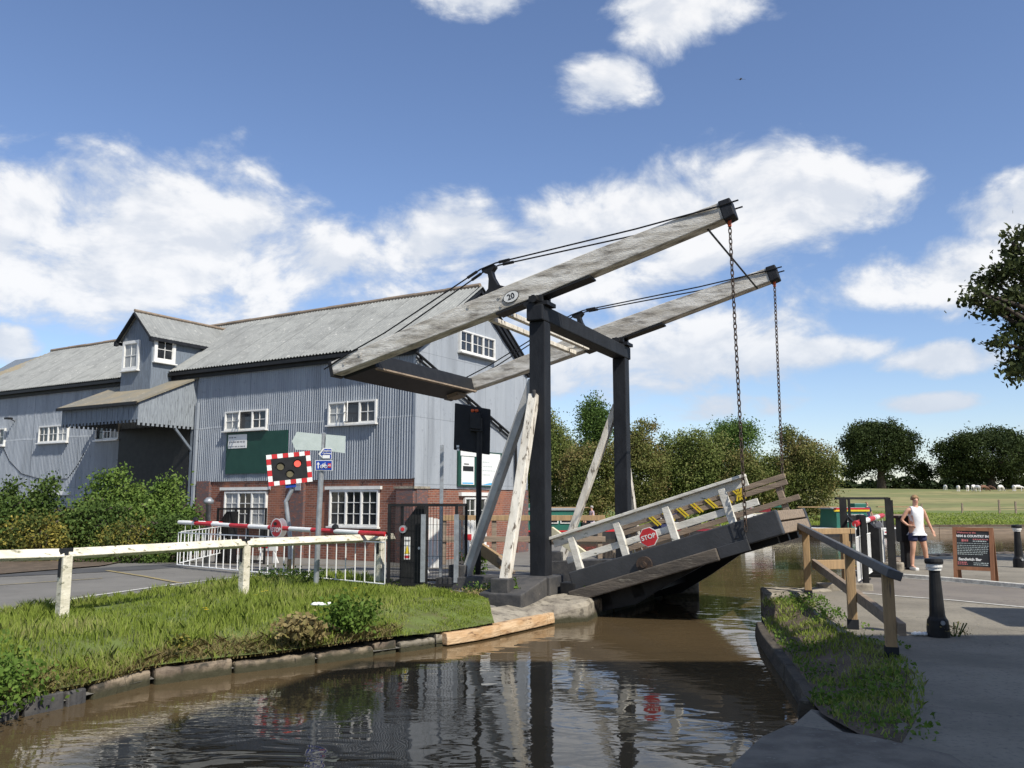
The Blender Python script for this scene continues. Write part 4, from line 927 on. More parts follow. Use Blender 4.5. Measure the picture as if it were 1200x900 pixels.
for y, s in ((0, -1), (WW, 1)):
    for (p0, p1, m) in (((-.2,y+s*(1.05 if s < 0 else 1.75),.1),(-.05,y+s*.15,3.42 if s < 0 else 3.0),'brace_white'), ((-1.5,y+.0,.2),(-.12,y+s*.02,3.7),'brace_grey' if s < 0 else 'brace_white')):
        b = MB(); b.beam(p0, p1, .15, .165, (0,1,0) if p0[0] < -1 else (1,0,0)); b.build('brace', m, br, bevel=.012)
b = MB()
for y, s in ((0, -1), (WW, 1)): b.box((-.2, y+s*1.06, .16), (.32,.3,.34)); b.box((-1.58, y, .28), (.34,.32,.3)); b.box((-.02, y+s*.22, 3.3), (.06,.05,.4))
each(b, 'brace_shoe', 'plinth', br, bevel=.015)
# balance beams
LT, LL = 3.543, 4.686
ux = Vector((math.cos(TILT), 0, math.sin(TILT))); un = Vector((-math.sin(TILT), 0, math.cos(TILT)))
def bp(s, n, y): return Vector((0, y, HB+HH))+ux*s+un*n
for y, s in ((0, -1), (WW, 1)):
    b = MB(); prof = [(-LL,-.15),(-LL,.12),(-2.4,.19),(-.6,.215),(1.2,.21),(LT-.1,.15),(LT-.1,-.145),(1.2,-.18),(0,-.2),(-2.2,-.18)]
    b.prism([bp(a, c, y-.15) for a, c in prof], (0,.3,0)); bm_ = b.build('balance_beam', 'old_wood', br, bevel=.015)
    b = MB(); b.prism([bp(a, c, y-.17) for a, c in ((LT-.12,-.17),(LT-.12,.17),(LT+.08,.16),(LT+.08,-.15))], (0,.34,0)); b.build('end_cap', 'black_wood', bm_, bevel=.02)
    b = MB(); b.prism([bp(a, c, y-.17) for a, c in ((-LL-.02,-.18),(-LL-.02,.14),(-LL+.05,.145),(-LL+.05,-.18))], (0,.34,0)); b.prism([bp(a, c, y-.155) for a, c in ((-.9,-.24),(1.0,-.235),(1.0,-.2),(0,-.222),(-.9,-.208))], (0,.31,0)); each(b, 'iron_strap', 'black', bm_)
    sc_ = -.86   # cast iron strut that carries the tie rods
    b = MB(); b.prism([bp(sc_+a, c, y-.07) for a, c in ((-.26,.225),(-.11,.33),(-.055,.5),(-.05,.62),(-.15,.68),(-.15,.73),(.13,.73),(.13,.68),(.045,.62),(.05,.5),(.1,.33),(.24,.235))], (0,.14,0)); b.build('strut', 'black', bm_, bevel=.012)
    b = MB()
    for o_ in (-.13, .13):
        pts = [bp(-LL-.14, .02, y+o_*1.3), bp(-LL+.5, .14, y+o_*1.3), bp(-3.3, .26, y+o_*1.1), bp(sc_-.16, .735, y+o_*.6), bp(sc_+.16, .735, y+o_*.6), bp(2.0, .27, y+o_*1.2), bp(LT-.15, .08, y+o_*1.34), bp(LT+.2, .05, y+o_*1.34)]
        b.tube(pts, .014, 6)
        for q in (3, 4):
            d = (pts[q+1]-pts[q-0]).normalized() if q == 4 else (pts[q-1]-pts[q]).normalized(); b.tube([pts[q]+d*.08, pts[q]+d*.3], .028, 6)
    each(b, 'tie_rod', 'black', bm_)
    b = MB()
    for (a, c) in ((-LL+.35,-.02),(-LL+.75,.03),(-.75,.05),(-.75,-.12),(-1.4,.1)): b.tube([bp(a,c,y-.165), bp(a,c,y+.165)], .03, 7)
    b.build('bolt', 'old_wood', bm_)
    if s < 0:
        b = MB(); n = 28; cen = bp(-.52, -.03, -.158); b.prism([cen+ux*(.15*math.cos(2*math.pi*i/n))+un*(.095*math.sin(2*math.pi*i/n)) for i in range(n)], (0,-.012,0)); pt = b.build('number_plate', 'white', bm_)
        rot = plane_from(ux, un).to_euler(); t_ = text('20', .15, 'black', pt, cen+Vector((0,-.0135,0))-un*.0, rot, bold=.003)
        b = MB(); 
        for i in range(n):
            a0 = 2*math.pi*i/n; a1 = 2*math.pi*(i+1)/n
            b.tube([cen+ux*(.155*math.cos(a0))+un*(.1*math.sin(a0))+Vector((0,-.006,0)), cen+ux*(.155*math.cos(a1))+un*(.1*math.sin(a1))+Vector((0,-.006,0))], .008, 4)
        b.build('rim', 'black', pt)
# counterweight box between the tails
b = MB(); b.prism([bp(a, c, .16) for a, c in ((-LL+.05,-.2),(-LL+.05,.12),(-LL+.85,.1),(-LL+.85,-.22))], (0,WW-.32,0)); cw = b.build('counterweight', 'board_black', br, bevel=.02)
b = MB(); b.prism([bp(a, c, .17) for a, c in ((-LL+.83,-.27),(-LL+.83,-.235),(-LL+.9,-.235),(-LL+.9,-.27))], (0,WW-.34,0)); b.prism([bp(a, c, WW-.6) for a, c in ((-LL+.3,-.3),(-LL+.3,-.2),(-LL+.6,-.2),(-LL+.6,-.3))], (0,.4,0)); each(b, 'edge_trim', 'grey_timber', cw)
# white cross ties between the beams
b = MB()
for a in (-1.15, -.82): b.beam(bp(a,-.17,.15), bp(a,-.17,WW-.15), .11, .09)
b.box(bp(-.98,-.17,WW-.6), (.28,.06,.06)); each(b, 'cross_tie', 'brace_white', br, bevel=.008)
b = MB(); b.tube([bp(LT-.42,-.16,.0), bp(LT-.42,-.16,WW)], .018, 6); b.build('stay_rod', 'black', br)
# deck --------------------------------------------------------------
DA, DZ, DT, DL = .56, .17, .303, 3.62; W0, W1 = .1, 3.32
dx = Vector((math.cos(DT), 0, math.sin(DT))); dn = Vector((-math.sin(DT), 0, math.cos(DT)))
def dp(s, n, y): return Vector((DA, y, DZ))+dx*s+dn*n
def dbox(b, s0, s1, n0, n1, y0, y1): b.prism([dp(s0,n0,y0), dp(s1,n0,y0), dp(s1,n1,y0), dp(s0,n1,y0)], (0,y1-y0,0))
b = MB(); 
for i in range(22):
    s = .05+i*(DL-.3)/22; dbox(b, s, s+(DL-.3)/22-.012, .02, .09, W0+.1, W1-.1)
deck = b.build('deck', 'grey_timber', br)
for y in (W0, W1):
    b = MB(); dbox(b, 0, DL, -.19, .2, y-.09, y+.09); sb_ = b.build('side_beam', 'deck_steel', deck, bevel=.02)
b = MB(); dbox(b, -.06, DL-1.05, -.3, -.1, W0-.2, W0-.092); b.build('rubbing_timber', 'deck_timber', deck, bevel=.02)
b = MB(); dbox(b, DL-1.045, DL-.55, -.28, -.1, W0-.16, W0-.092); dbox(b, DL-.6, DL-.55, -.1, .08, W0-.13, W0-.092); dbox(b, DL-.75, DL-.66, -.05, .19, W0-.105, W0-.092); b.build('bracket', 'deck_steel', deck, bevel=.008)
b = MB()
for a, n0, n1 in ((DL+.0, -.18, .0), (DL-.02, .03, .19)): dbox(b, a-.14, a-.0, n0, n1, W0+.1, W1-.1)
each(b, 'end_timber', 'grey_timber', deck, bevel=.012)
b = MB()
for y in (W0+.5, (W0+W1)/2, W1-.5): dbox(b, .1, DL-.2, -.3, .01, y-.08, y+.08)
b.prism([dp(.0,-.25,W0+.2), dp(2.3,-.28,W0+.2), dp(1.6,-.42,W0+.2), dp(.9,-.6,W0+.2), dp(.1,-.55,W0+.2)], (0,.12,0))
b.prism([dp(.0,-.25,W1-.3), dp(2.3,-.28,W1-.3), dp(1.6,-.5,W1-.3), dp(.9,-.68,W1-.3), dp(.1,-.6,W1-.3)], (0,.12,0))
for s in (.3, .9): dbox(b, s, s+.2, -.5, -.3, W0+.2, W1-.2)
b.build('girder', 'black', deck)
b = MB(); b.tube([dp(1.35,-.03,W0-.09), dp(1.35,-.03,W0-.15)], .13, 20); b.tube([dp(1.35,-.03,W0-.15), dp(1.35,-.03,W0-.2)], .05, 12); b.build('hub', 'chain', deck)
b = MB(); b.bb(.36,.62,W0-.12,W0+.1,-.15,.2); b.bb(.36,.62,W1-.1,W1+.12,-.15,.2); each(b, 'hinge', 'black', deck, bevel=.02)
for s in (.2, 1.06, 1.95, 2.92):       # near railing, white
    b = MB(); b.beam(dp(s,.16,W0), dp(s,.76,W0), .09, .12, tuple(dx)); b.build('rail_post', 'white_rail', deck, bevel=.008)
b = MB(); b.beam(dp(-.22,.845,W0), dp(3.35,.845,W0), .17, .05, tuple(dn)); b.build('top_rail', 'white_rail', deck, bevel=.008)
b = MB(); b.beam(dp(-.15,.745,W0+.02), dp(3.35,.745,W0+.02), .05, .135, tuple(dn)); b.build('rail', 'white_rail', deck, bevel=.006)
b = MB(); b.beam(dp(.0,.4,W0+.03), dp(3.4,.4,W0+.03), .045, .11, tuple(dn)); b.build('rail', 'white_rail', deck, bevel=.006)
for s in (.25, 1.3, 2.35, 3.3):       # far railing, bare brown timber
    b = MB(); b.beam(dp(s,.16,W1), dp(s,.8,W1), .09, .12, tuple(dx)); b.build('rail_post', 'grey_timber', deck, bevel=.008)
for n in (.87, .75, .42):
    b = MB(); b.beam(dp(.0,n,W1-.06), dp(3.5+(.12 if n < .5 else 0),n,W1-.06), .05, .1, tuple(dn)); b.build('rail', 'grey_timber', deck, bevel=.006)
b = MB()
for s, tw in ((.72,.14),(1.02,.14),(1.32,.14),(1.62,.14),(1.92,.14),(2.22,.14),(2.5,.14),(2.62,-.1)):
    for o_ in (-.03, .03): b.beam(dp(s+o_,.91,W1-.1), dp(s+o_+tw,.68,W1-.1), .03, .012, (0,1,0))
b.build('yellow_tape', 'yellow', deck)
def octagon(r, c, X, Yv, N, t=.012): 
    return [c+X*(r*math.cos(R(22.5+45*i)))+Yv*(r*math.sin(R(22.5+45*i))) for i in range(8)]
c0 = dp(1.55,.37,W0-.08)
b = MB(); b.prism(octagon(.165, c0, dx, dn, None), (0,-.012,0)); sg = b.build('stop_sign', 'white', deck)
b = MB(); b.prism(octagon(.152, c0+Vector((0,-.0125,0)), dx, dn, None), (0,-.004,0)); b.build('sign_face', 'red', sg)
text('STOP', .105, 'white', sg, c0+Vector((0,-.019,0)), plane_from(dx, dn).to_euler(), bold=.002)
# chains
def chain(p0, p1, r=.034, pitch=.088):
    d = p1-p0; n = int(d.length/pitch); b = MB(); dd = d.normalized(); a = dd.orthogonal().normalized(); c = dd.cross(a)
    for i in range(n):
        m_ = p0+d*(i+.5)/n; s = a if i % 2 else c; pts = []
        for k in range(10):
            t = 2*math.pi*k/10; pts.append(m_+dd*(math.cos(t)*.062)+s*(math.sin(t)*.025))
        pts.append(pts[0]); b.tube(pts, .0095, 5, caps=False)
    return b
for y, tgt in ((0, dp(DL-.52, .02, W0-.16)), (WW, dp(DL-.45, .05, W1+.1))):
    p0 = bp(LT-.06, -.2, y)
    chain(p0, tgt).build('chain', 'chain', br)
    b = MB(); b.tube([p0+Vector((0,0,.06)), p0+Vector((0,0,-.06))], .03, 8); b.build('shackle', 'orange', br)
# slanted guard timbers beside the posts
Pi = (Matrix.Translation(PO) @ Matrix.Rotation(PY, 4, 'Z')).inverted()
def br_beam(name, m, a, c, w_, h_, up=(0,0,1)): b = MB(); b.beam(Pi @ a, Pi @ c, w_, h_, up); return b.build(name, m, br, bevel=.01)
br_beam('guard_rail', 'cream', at(645,622,17.2), at(684,651,16.8), .07, .19)
br_beam('guard_rail', 'pine', at(562,642,17.3), at(588,660,16.4), .07, .24)
br_beam('guard_rail', 'grey_timber', at(584,655,16.4), at(602,673,16.0), .06, .12)
# ------------------------------------------------------------------ left bank furniture
fe = empty('white_fence', gz(285,700), 0, 'low white painted timber fence along the grass bank by the road', 'fence')
def lb(v): return Vector(v)-fe.location
fp = [Vector((-8.9,9.9,0)), gz(72,728), gz(285,700), gz(445,685)]
FZ = .875
for k, p in enumerate(fp):
    b = MB(); b.beam(lb((p.x,p.y,-.3)), lb((p.x+(.0 if k else 0),p.y,FZ-.02)), .13, .13, (.55,.83,0)); b.build('post', 'fence_white', fe, bevel=.01)
    b = MB(); b.beam(lb((p.x+.0,p.y-.0,FZ-.3)), lb((p.x,p.y,FZ+.075)), .045, .17, (.55,.83,0)); b.build('strap', 'black_wood', fe)
for a, c in zip(fp[:-1], fp[1:]):
    d = (c-a).normalized(); e = c+d*(.32 if c is fp[-1] else -.02); a = a+d*.02
    nn = d.cross(Vector((0,0,1))); 
    b = MB(); b.beam(lb((a.x,a.y,FZ)), lb((e.x,e.y,FZ)), .14, .075, (nn*.75+Vector((0,0,1))*.66 if nn.y < 0 else -nn*.75+Vector((0,0,1))*.66)); b.build('rail', 'fence_white', fe, bevel=.01)
def local_of(root): 
    Mi = (Matrix.Translation(root.location) @ Matrix.Rotation(root.rotation_euler.z, 4, 'Z')).inverted(); return lambda v: Mi @ Vector(v)
# mesh cage with black frame
def cage(loc, rz, w_, d_, h_, label, group=None, wires=22, plate=False):
    r = empty('barrier_cage', loc, rz, label, 'cage', group)
    for x in (-w_/2, w_/2):
        for y in (0, d_): b = MB(); b.bb(x-.025, x+.025, y-.025, y+.025, -.05, h_); b.build('post', 'black', r)
    b = MB()
    for y in (0, d_): b.bb(-w_/2+.025, w_/2-.025, y-.02, y+.02, h_-.05, h_-.002); b.bb(-w_/2+.025, w_/2-.025, y-.02, y+.02, .06, .1)
    for x in (-w_/2, w_/2): b.bb(x-.02, x+.02, .025, d_-.025, h_-.05, h_-.003); b.bb(x-.02, x+.02, .025, d_-.025, .06, .1)
    each(b, 'rail', 'black', r)
    b = MB()
    for i in range(wires):
        x = -w_/2+w_*(i+.5)/wires; b.bb(x-.003, x+.003, -.003, .003, .1, h_-.05)
    for k in range(4): b.bb(-w_/2, w_/2, -.004, .002, .3+.28*k, .306+.28*k)
    b.build('mesh_panel', 'black', r)
    b = MB(); n = int(wires*d_/w_)+2
    for x in (-w_/2, w_/2):
        for i in range(n): y = d_*(i+.5)/n; b.bb(x-.003, x+.003, y-.003, y+.003, .1, h_-.05)
    b.build('mesh_panel', 'black', r)
    return r
cg = cage(at(497,690,15.7)*Vector((1,1,0)) if False else Vector(((497-600)/F*15.7, 15.65, 0)), R(-8), 1.25, .9, 1.52, 'black mesh cage around the barrier machine by the fence end')
L_ = local_of(cg)
b = MB()
for x, z1 in ((.02,1.33),(.63,1.33)): b.bb(x-.04, x+.045, -.05, -.028, .13, z1)
each(b, 'edge_strip', 'steel', cg)
# barrier machines
def machine(loc, rz, label, s=1.0, lock=True):
    r = empty('barrier_machine', loc, rz, label, 'barrier machine')
    b = MB(); b.prism([(-.21,-.2,0),(.22,-.2,0),(.22,-.2,1.5*s),(.1,-.2,1.5*s),(-.14,-.2,1.18*s),(-.14,-.2,1.02),(-.21,-.2,1.0)], (0,.4,0)); b.build('cabinet', 'black', r, bevel=.012)
    b = MB(); b.bb(-.25, .27, -.24, .24, -.05, .06); b.build('base', 'black', r)
    b = MB(); b.tube([(-.16,-.2,1.06),(-.16,-.27,1.06)], .07, 14); h = b.build('boom_hub', 'steel', r)
    b = MB(); b.tube([(-.16,-.271,1.06),(-.16,-.285,1.06)], .035, 12); b.build('hub_cap', 'red', h)
    b = MB(); b.bb(-.14, -.03, -.206, -.2015, .52, .92); w_ = b.build('warning_sign', 'paper', r)
    b = MB(); b.prism([(-.135,-.207,.62),(-.035,-.207,.62),(-.085,-.207,.78)], (0,-.003,0)); b.build('warning_triangle', 'yellow', w_)
    b = MB(); b.bb(-.13, -.04, -.21, -.207, .54, .59); b.build('warning_band', 'red', w_)
    b = MB(); b.bb(-.13, -.04, -.21, -.207, .84, .87); b.build('print', 'ink', w_)
    b = MB(); b.tube([(.13,-.2,.72),(.13,-.215,.72)], .025, 12); b.build('lock', 'white', r)
    return r
machine(Vector(((487-600)/F*15.9, 15.95, 0)), R(-6), 'black barrier machine with yellow warning sticker inside the near cage')
def boom(p0, p1, label, seg=.74, n=None, skirt=(.82,.08), pitch=.27, disc=None, group='barrier booms across the road', rad=.045, discs=None):
    p0, p1 = Vector(p0), Vector(p1); r = empty('barrier_boom', (p0.x,p0.y,0), 0, label, 'barrier', group); d = p1-p0; Ln = d.length; u = d.normalized()
    n = n or int(Ln/seg); o = Vector((0,0,p0.z))
    for i in range(n):
        b = MB(); b.tube([o+d*(i/n)+u*.0, o+d*((i+1)/n)], rad, 10); b.build('boom_segment', 'red' if i % 2 == 0 else 'paper', r)
    b = MB(); b.tube([o+Vector((0,0,skirt[0]-p0.z)), o+d+Vector((0,0,skirt[0]-p1.z))], .014, 6); b.tube([o+Vector((0,0,skirt[1]-p0.z)), o+d+Vector((0,0,skirt[1]-p1.z))], .014, 6); each(b, 'skirt_rail', 'paper', r)
    k = int(Ln/pitch); b = MB()
    for i in range(k+1):
        q = o+d*(i/k); q.z = 0; b.tube([q+Vector((0,0,skirt[0])), q+Vector((.0,0,skirt[1]))], .012, 6)
        if i % 4 == 0: b.tube([q+Vector((0,0,p0.z+(p1.z-p0.z)*i/k)), q+Vector((0,0,skirt[0]))], .006, 5)
    b.build('skirt_bars', 'paper', r)
    return r, o, d, u
bA, o_, d_, u_ = boom(at(452,626,15.75), at(210,612,20.4), 'red and white striped road barrier boom with hanging white skirt and stop disc', n=10)
t_ = .46; c_ = o_+d_*t_+Vector((0,-.07,.0)); X_ = -Vector((u_.x, u_.y, 0)).normalized(); X_ = X_ if X_.x > 0 else -X_
b = MB(); b.prism([c_+X_*(.2*math.cos(2*math.pi*i/24))+Vector((0,0,.2*math.sin(2*math.pi*i/24))) for i in range(24)], (0,-.012,0)); sd = b.build('stop_disc', 'white', bA)
b = MB(); b.prism([c_+Vector((0,-.0125,0))+X_*(.175*math.cos(2*math.pi*i/24))+Vector((0,0,.175*math.sin(2*math.pi*i/24))) for i in range(24)], (0,-.004,0)); b.build('disc_face', 'red', sd)
text('STOP', .13, 'white', sd, c_+Vector((0,-.02,-.04)), plane_from(X_, (0,0,1)).to_euler(), bold=.003)
b = MB(); b.tube([c_+Vector((-.02,-.02,.09)), c_+Vector((-.02,-.045,.09))], .035, 12); b.build('disc_lamp', 'black', sd)
b = MB(); b.prism([c_+Vector((.07,.13,.0))+X_*(.2*math.cos(2*math.pi*i/24))+Vector((0,0,.2*math.sin(2*math.pi*i/24))) for i in range(24)], (0,-.012,0)); b.build('stop_disc', 'white', bA)
for tt in (.2, .9): 
    q = o_+d_*tt+Vector((0,0,.06)); b = MB(); b.lathe([(.03,-.03),(.07,0),(.06,.05),(.02,.08)], c=q, n=10); b.build('boom_lamp', 'black', bA)
bB, *_q = boom(at(262,613,25.0), at(213,612,20.9), 'second barrier boom with white skirt folded back towards the hedge', n=6, pitch=.3)
cage(Vector(((277-600)/F*24.6, 24.6, -.25)), R(-20), 1.05, .8, 1.6, 'black mesh cage by the mill ground floor window', wires=12)
machine(Vector(((270-600)/F*24.9, 24.95, -.25)), R(-20), 'black barrier machine by the mill ground floor window')
b = MB(); b.lathe([(.07,-.3),(.07,1.55),(.075,1.55)], n=12); b.lathe([(.05,1.56),(.13,1.58),(.14,1.66),(.06,1.75)], n=14); o = b.build('camera_post', 'steel', smooth=True); o.location = ((248-600)/F*23.8, 23.8, -.1)
tag(o, 'grey post with rounded head beside the hedge end', 'post')
b = MB(); b.bb(-.32,.32,-.03,.03,.35,1.05); o = b.build('white_noticeboard', 'white'); o.location = ((319-600)/F*25.6, 25.6, -.25); o.rotation_euler = (0,0,R(-20)); tag(o, 'white painted panel stand leaning by the mill wall', 'stand')
b = MB()
for s in (-1,1): b.prism([(s*.2-.04,0,0),(s*.2+.04,0,0),(s*.2+.04,0,.35),(s*.2-.04,0,.35)], (0,.05,0)); b.prism([(s*.2,-.03,0),(s*.38,-.03,0),(s*.2,-.03,.4)], (0,.05,0))
each(b, 'leg', 'white', o)
b = MB(); b.bb(-.28,-.02,-.036,-.031,.75,1.0); b.bb(.04,.26,-.036,-.031,.75,1.0); each(b, 'panel_inset', 'dark_glass', o)
b = MB(); b.bb(-.28,.02,-.036,-.031,.42,.6); b.build('panel_inset', 'red', o)
# wig-wag traffic signal facing the camera
g0 = gz(340,672,-.1); ws = empty('warning_signal', (g0.x, g0.y, -.05), 0, 'tilted red and white bordered level crossing style signal with one lit red lamp', 'traffic signal')
wl = local_of(ws); Yw = g0.y
b = MB(); b.beam((0,.0,-.2),(0.02,0,.68),.14,.12,(0,1,0)); b.build('timber_base', 'pine', ws)
b = MB(); b.tube([wl(at(340,655,Yw-.08)), wl(at(340,630,Yw-.1)), wl(at(335,588,Yw-.1)), wl(at(342,574,Yw-.08)), wl(at(341,556,Yw-.05))], .05, 12); b.build('pole', 'steel', ws)
cw_ = wl(at(339,549,Yw-.2)); sx = Vector((math.cos(R(22)), math.sin(R(22)), 0)); sz = Vector((0,0,1)); ro = R(7)
wx = (sx*math.cos(ro)+sz*math.sin(ro)); wz = (sz*math.cos(ro)-sx*math.sin(ro)); wn = wx.cross(wz)
def wq(u, v, d=0): return cw_+wx*u+wz*v+wn*d
b = MB(); b.prism([wq(-.5,-.36),wq(.5,-.36),wq(.5,.36),wq(-.5,.36)], wn*.03); bd = b.build('signal_board', 'board_black', ws)
rb_ = MB(); wb_ = MB(); nx_, nz_2, t_w = 8, 6, .1
for i in range(nx_):
    for v0 in (-.36, .26): (rb_ if (i+(v0 > 0)+1) % 2 else wb_).prism([wq(-.5+i/nx_+.002,v0,.0305),wq(-.5+(i+1)/nx_-.002,v0,.0305),wq(-.5+(i+1)/nx_-.002,v0+.1,.0305),wq(-.5+i/nx_+.002,v0+.1,.0305)], wn*.004)
for k in range(4):
    for u0 in (-.5, .4): (rb_ if (k+(u0 > 0)) % 2 else wb_).prism([wq(u0,-.26+k*.13,.0305),wq(u0+.1,-.26+k*.13,.0305),wq(u0+.1,-.26+(k+1)*.13-.003,.0305),wq(u0,-.26+(k+1)*.13-.003,.0305)], wn*.004)
rb_.build('red_border', 'red', bd); wb_.build('white_border', 'paper', bd)
for (u, v, m_) in ((-.2,.06,'lamp_off'),(.19,.09,'lamp_red'),(.0,-.13,'lamp_off')):
    b = MB(); b.prism([wq(u+.078*math.cos(2*math.pi*i/20), v+.078*math.sin(2*math.pi*i/20), .031) for i in range(20)], wn*.015); b.build('lamp', m_, bd)
    b = MB(); n = 14
    P_ = [(u+.1*math.cos(math.pi*i/n), v+.1*math.sin(math.pi*i/n)) for i in range(n+1)]
    for a, c in zip(P_[:-1], P_[1:]): b.prism([wq(a[0],a[1],.03),wq(c[0],c[1],.03),wq(c[0]*.98+u*.02,c[1]*.98+v*.02,.03),wq(a[0]*.98+u*.02,a[1]*.98+v*.02,.03)], wn*.05)
    b.build('lamp_hood', 'black', bd)
b = MB(); b.prism([wq(-.12,-.44,-.02),wq(.12,-.44,-.02),wq(.12,-.37,-.02),wq(-.12,-.37,-.02)], wn*.02); b.build('plate', 'blue', ws)
# grey signpost with pale finger boards and two blue cycle signs
g0 = gz(370,688); sp = empty('signpost', g0, 0, 'leaning grey signpost with pale finger boards and two blue cycle route signs', 'signpost'); L_ = local_of(sp); Ys = g0.y
b = MB(); b.tube([(0,0,-.3), L_(at(374,600,Ys)), L_(at(379,508,Ys))], .05, 14); b.lathe([(.052,0),(.052,.02),(.02,.035)], c=L_(at(379,509,Ys)), n=12); b.build('pole', 'steel', sp)
b = MB(); b.prism([L_(at(x,y,Ys-.06)) for x, y in ((342,517),(348,506),(377,509),(376,528),(346,527))], (0,.015,0)); b.prism([L_(at(x,y,Ys-.06)) for x, y in ((382,509),(405,511),(404,531),(381,528))], (0,.015,0)); each(b, 'finger_board', 'signback', sp)
b = MB(); b.prism([L_(at(x,y,Ys-.075)) for x, y in ((373,532),(379,525),(389,525.5),(389,538),(379,538))], (0,.01,0)); s1 = b.build('sign', 'white', sp)
b = MB(); b.prism([L_(at(x,y,Ys-.08)) for x, y in ((375.5,532),(380,526),(388.3,526.3),(388.3,537.4),(380,537.2))], (0,.004,0)); b.build('sign_face', 'blue', s1)
b = MB(); b.prism([L_(at(x,y,Ys-.085)) for x, y in ((378,533.3),(386.5,533.3),(386.5,537),(378,537))], (0,.004,0)); b.build('sign_patch', 'paper', s1)
rt = (math.pi/2, 0, 0)
text('Cheshire', .042, 'white', s1, L_(at(383,528.3,Ys-.087)), rt, bold=.001); text('Cycleway', .042, 'white', s1, L_(at(383,531.3,Ys-.087)), rt, bold=.001)
b = MB(); b.prism([L_(at(x,y,Ys-.075)) for x, y in ((369.5,539.3),(389.5,539.3),(389.5,551.5),(369.5,551.2))], (0,.01,0)); s2 = b.build('sign', 'white', sp)
b = MB(); b.prism([L_(at(x,y,Ys-.08)) for x, y in ((370.2,540),(388.8,540),(388.8,550.8),(370.2,550.5))], (0,.004,0)); b.build('sign_face', 'blue', s2)
def sgp(x, y): return L_(at(x, y, Ys-.086))
b = MB(); b.prism([sgp(*q) for q in ((371,544.3),(372.9,541.3),(374.8,544.3),(373.5,544.3),(373.5,549),(372.3,549),(372.3,544.3))], (0,.003,0)); b.build('arrow', 'white', s2)
b = MB()
for cx in (377, 381.7): 
    for i in range(12): b.tube([sgp(cx+1.7*math.cos(i*math.pi/6), 546.7+1.7*math.sin(i*math.pi/6)), sgp(cx+1.7*math.cos((i+1)*math.pi/6), 546.7+1.7*math.sin((i+1)*math.pi/6))], .006, 4)
for a, c in (((377,546.7),(378.5,543.6)),((378.5,543.6),(381.2,544)),((381.7,546.7),(380.6,542.6)),((379.3,546.7),(378.3,543.4)),((379.3,546.7),(381,544)),((380.6,542.6),(381.6,542.4)),((377,546.7),(379.3,546.7))): b.tube([sgp(*a), sgp(*c)], .006, 4)
b.build('bicycle_symbol', 'white', s2)
b = MB(); b.prism([sgp(*q) for q in ((384.2,543),(388,543),(388,548),(384.2,548))], (0,.003,0)); rp_ = b.build('route_patch', 'red', s2)
text('45', .05, 'white', rp_, L_(at(386.1,545.5,Ys-.09)), rt, bold=.001)
# black signal seen from behind
g0 = gz(560,685); bs = empty('warning_signal', g0, 0, 'black back of a crossing signal on a black pole beside the grey back brace', 'traffic signal'); L_ = local_of(bs); Yb = g0.y
b = MB(); b.tube([(0,0,-.2), L_(at(562,490,Yb))], .055, 14); b.build('pole', 'black', bs, smooth=False)
b = MB(); b.prism([L_(at(x,y,Yb+.12)) for x, y in ((533,472),(575,479.5),(574,533),(531.5,527))], (0,.05,0)); bk_ = b.build('signal_board', 'board_black', bs, bevel=.02)
b = MB(); b.prism([L_(at(x,y,Yb-.1)) for x, y in ((551,483),(563,484),(563,503),(551,502))], (0,.2,0)); b.prism([L_(at(x,y,Yb-.07)) for x, y in ((551,502.5),(566,503.5),(566,506),(551,505))], (0,.18,0)); each(b, 'control_box', 'black', bs, bevel=.008)
b = MB(); 
for x in (554, 558.5): b.lathe([(.02,-.03),(.04,0),(.03,.03)], c=L_(at(x,481.5,Yb+.05)), n=10)
each(b, 'cable_gland', 'orange', bs)
b = MB()
for x, y in ((536.5,524),(536.8,528)): b.box(L_(at(x,y-1,Yb+.115)), (.05,.01,.045))
each(b, 'label', 'paper', bk_)
b = MB(); b.beam((0,0,-.2), L_(at(519,520,18)) if False else (0,0,2.75), .075, .075); o = b.build('steel_post', 'steel', bevel=.006); o.location = ((518-600)/F*18.2, 18.2, 0); tag(o, 'slim square grey steel post standing behind the cage', 'post')
wg = empty('picket_gate', ((511-600)/F*19, 19, 0), R(10), 'narrow white board gate standing open behind the cage', 'gate')
b = MB()
for i in range(3): b.bb(-.14+.1*i, -.05+.1*i, -.015, .015, .12, 1.2-.02*i)
each(b, 'board', 'white', wg)
b = MB(); b.bb(-.15,.16,.016,.05,.3,.38); b.bb(-.15,.16,.016,.05,.95,1.03); b.prism([(-.16,.02,.12),(-.3,.02,0),(-.1,.02,0)], (0,.04,0)); each(b, 'ledge', 'white', wg)
wg2 = empty('picket_gate', ((549-600)/F*23, 23, -.1), R(0), 'white picket gate in front of the gable wall window', 'gate')
b = MB()
for i in range(5): b.bb(-.25+.11*i, -.17+.11*i, -.015, .015, .1, 1.15)
each(b, 'picket', 'white', wg2)
b = MB(); b.bb(-.25,.27,.016,.05,.3,.38); b.bb(-.25,.27,.016,.05,.9,.98); each(b, 'ledge', 'white', wg2)
b = MB(); b.bb(-.1,.1,-.02,-.016,.62,.78); b.build('plate', 'red', wg2)
# timber rail fence at the wharf edge behind the bridge
wf = empty('timber_fence', (-.3,24.2,-.1), 0, 'brown post and rail timber fence on the wharf behind the portal', 'fence')
for x in (-1.6,-.2,1.25,2.75): b = MB(); b.box((x,0,.55), (.13,.13,1.3)); b.build('post', 'grey_timber', wf, bevel=.01)
for z in (1.18,.6): b = MB(); b.beam((-1.7,-.08,z),(2.9,-.08,z),.06,.15); b.build('rail', 'grey_timber' if z < 1 else 'pine', wf, bevel=.01)
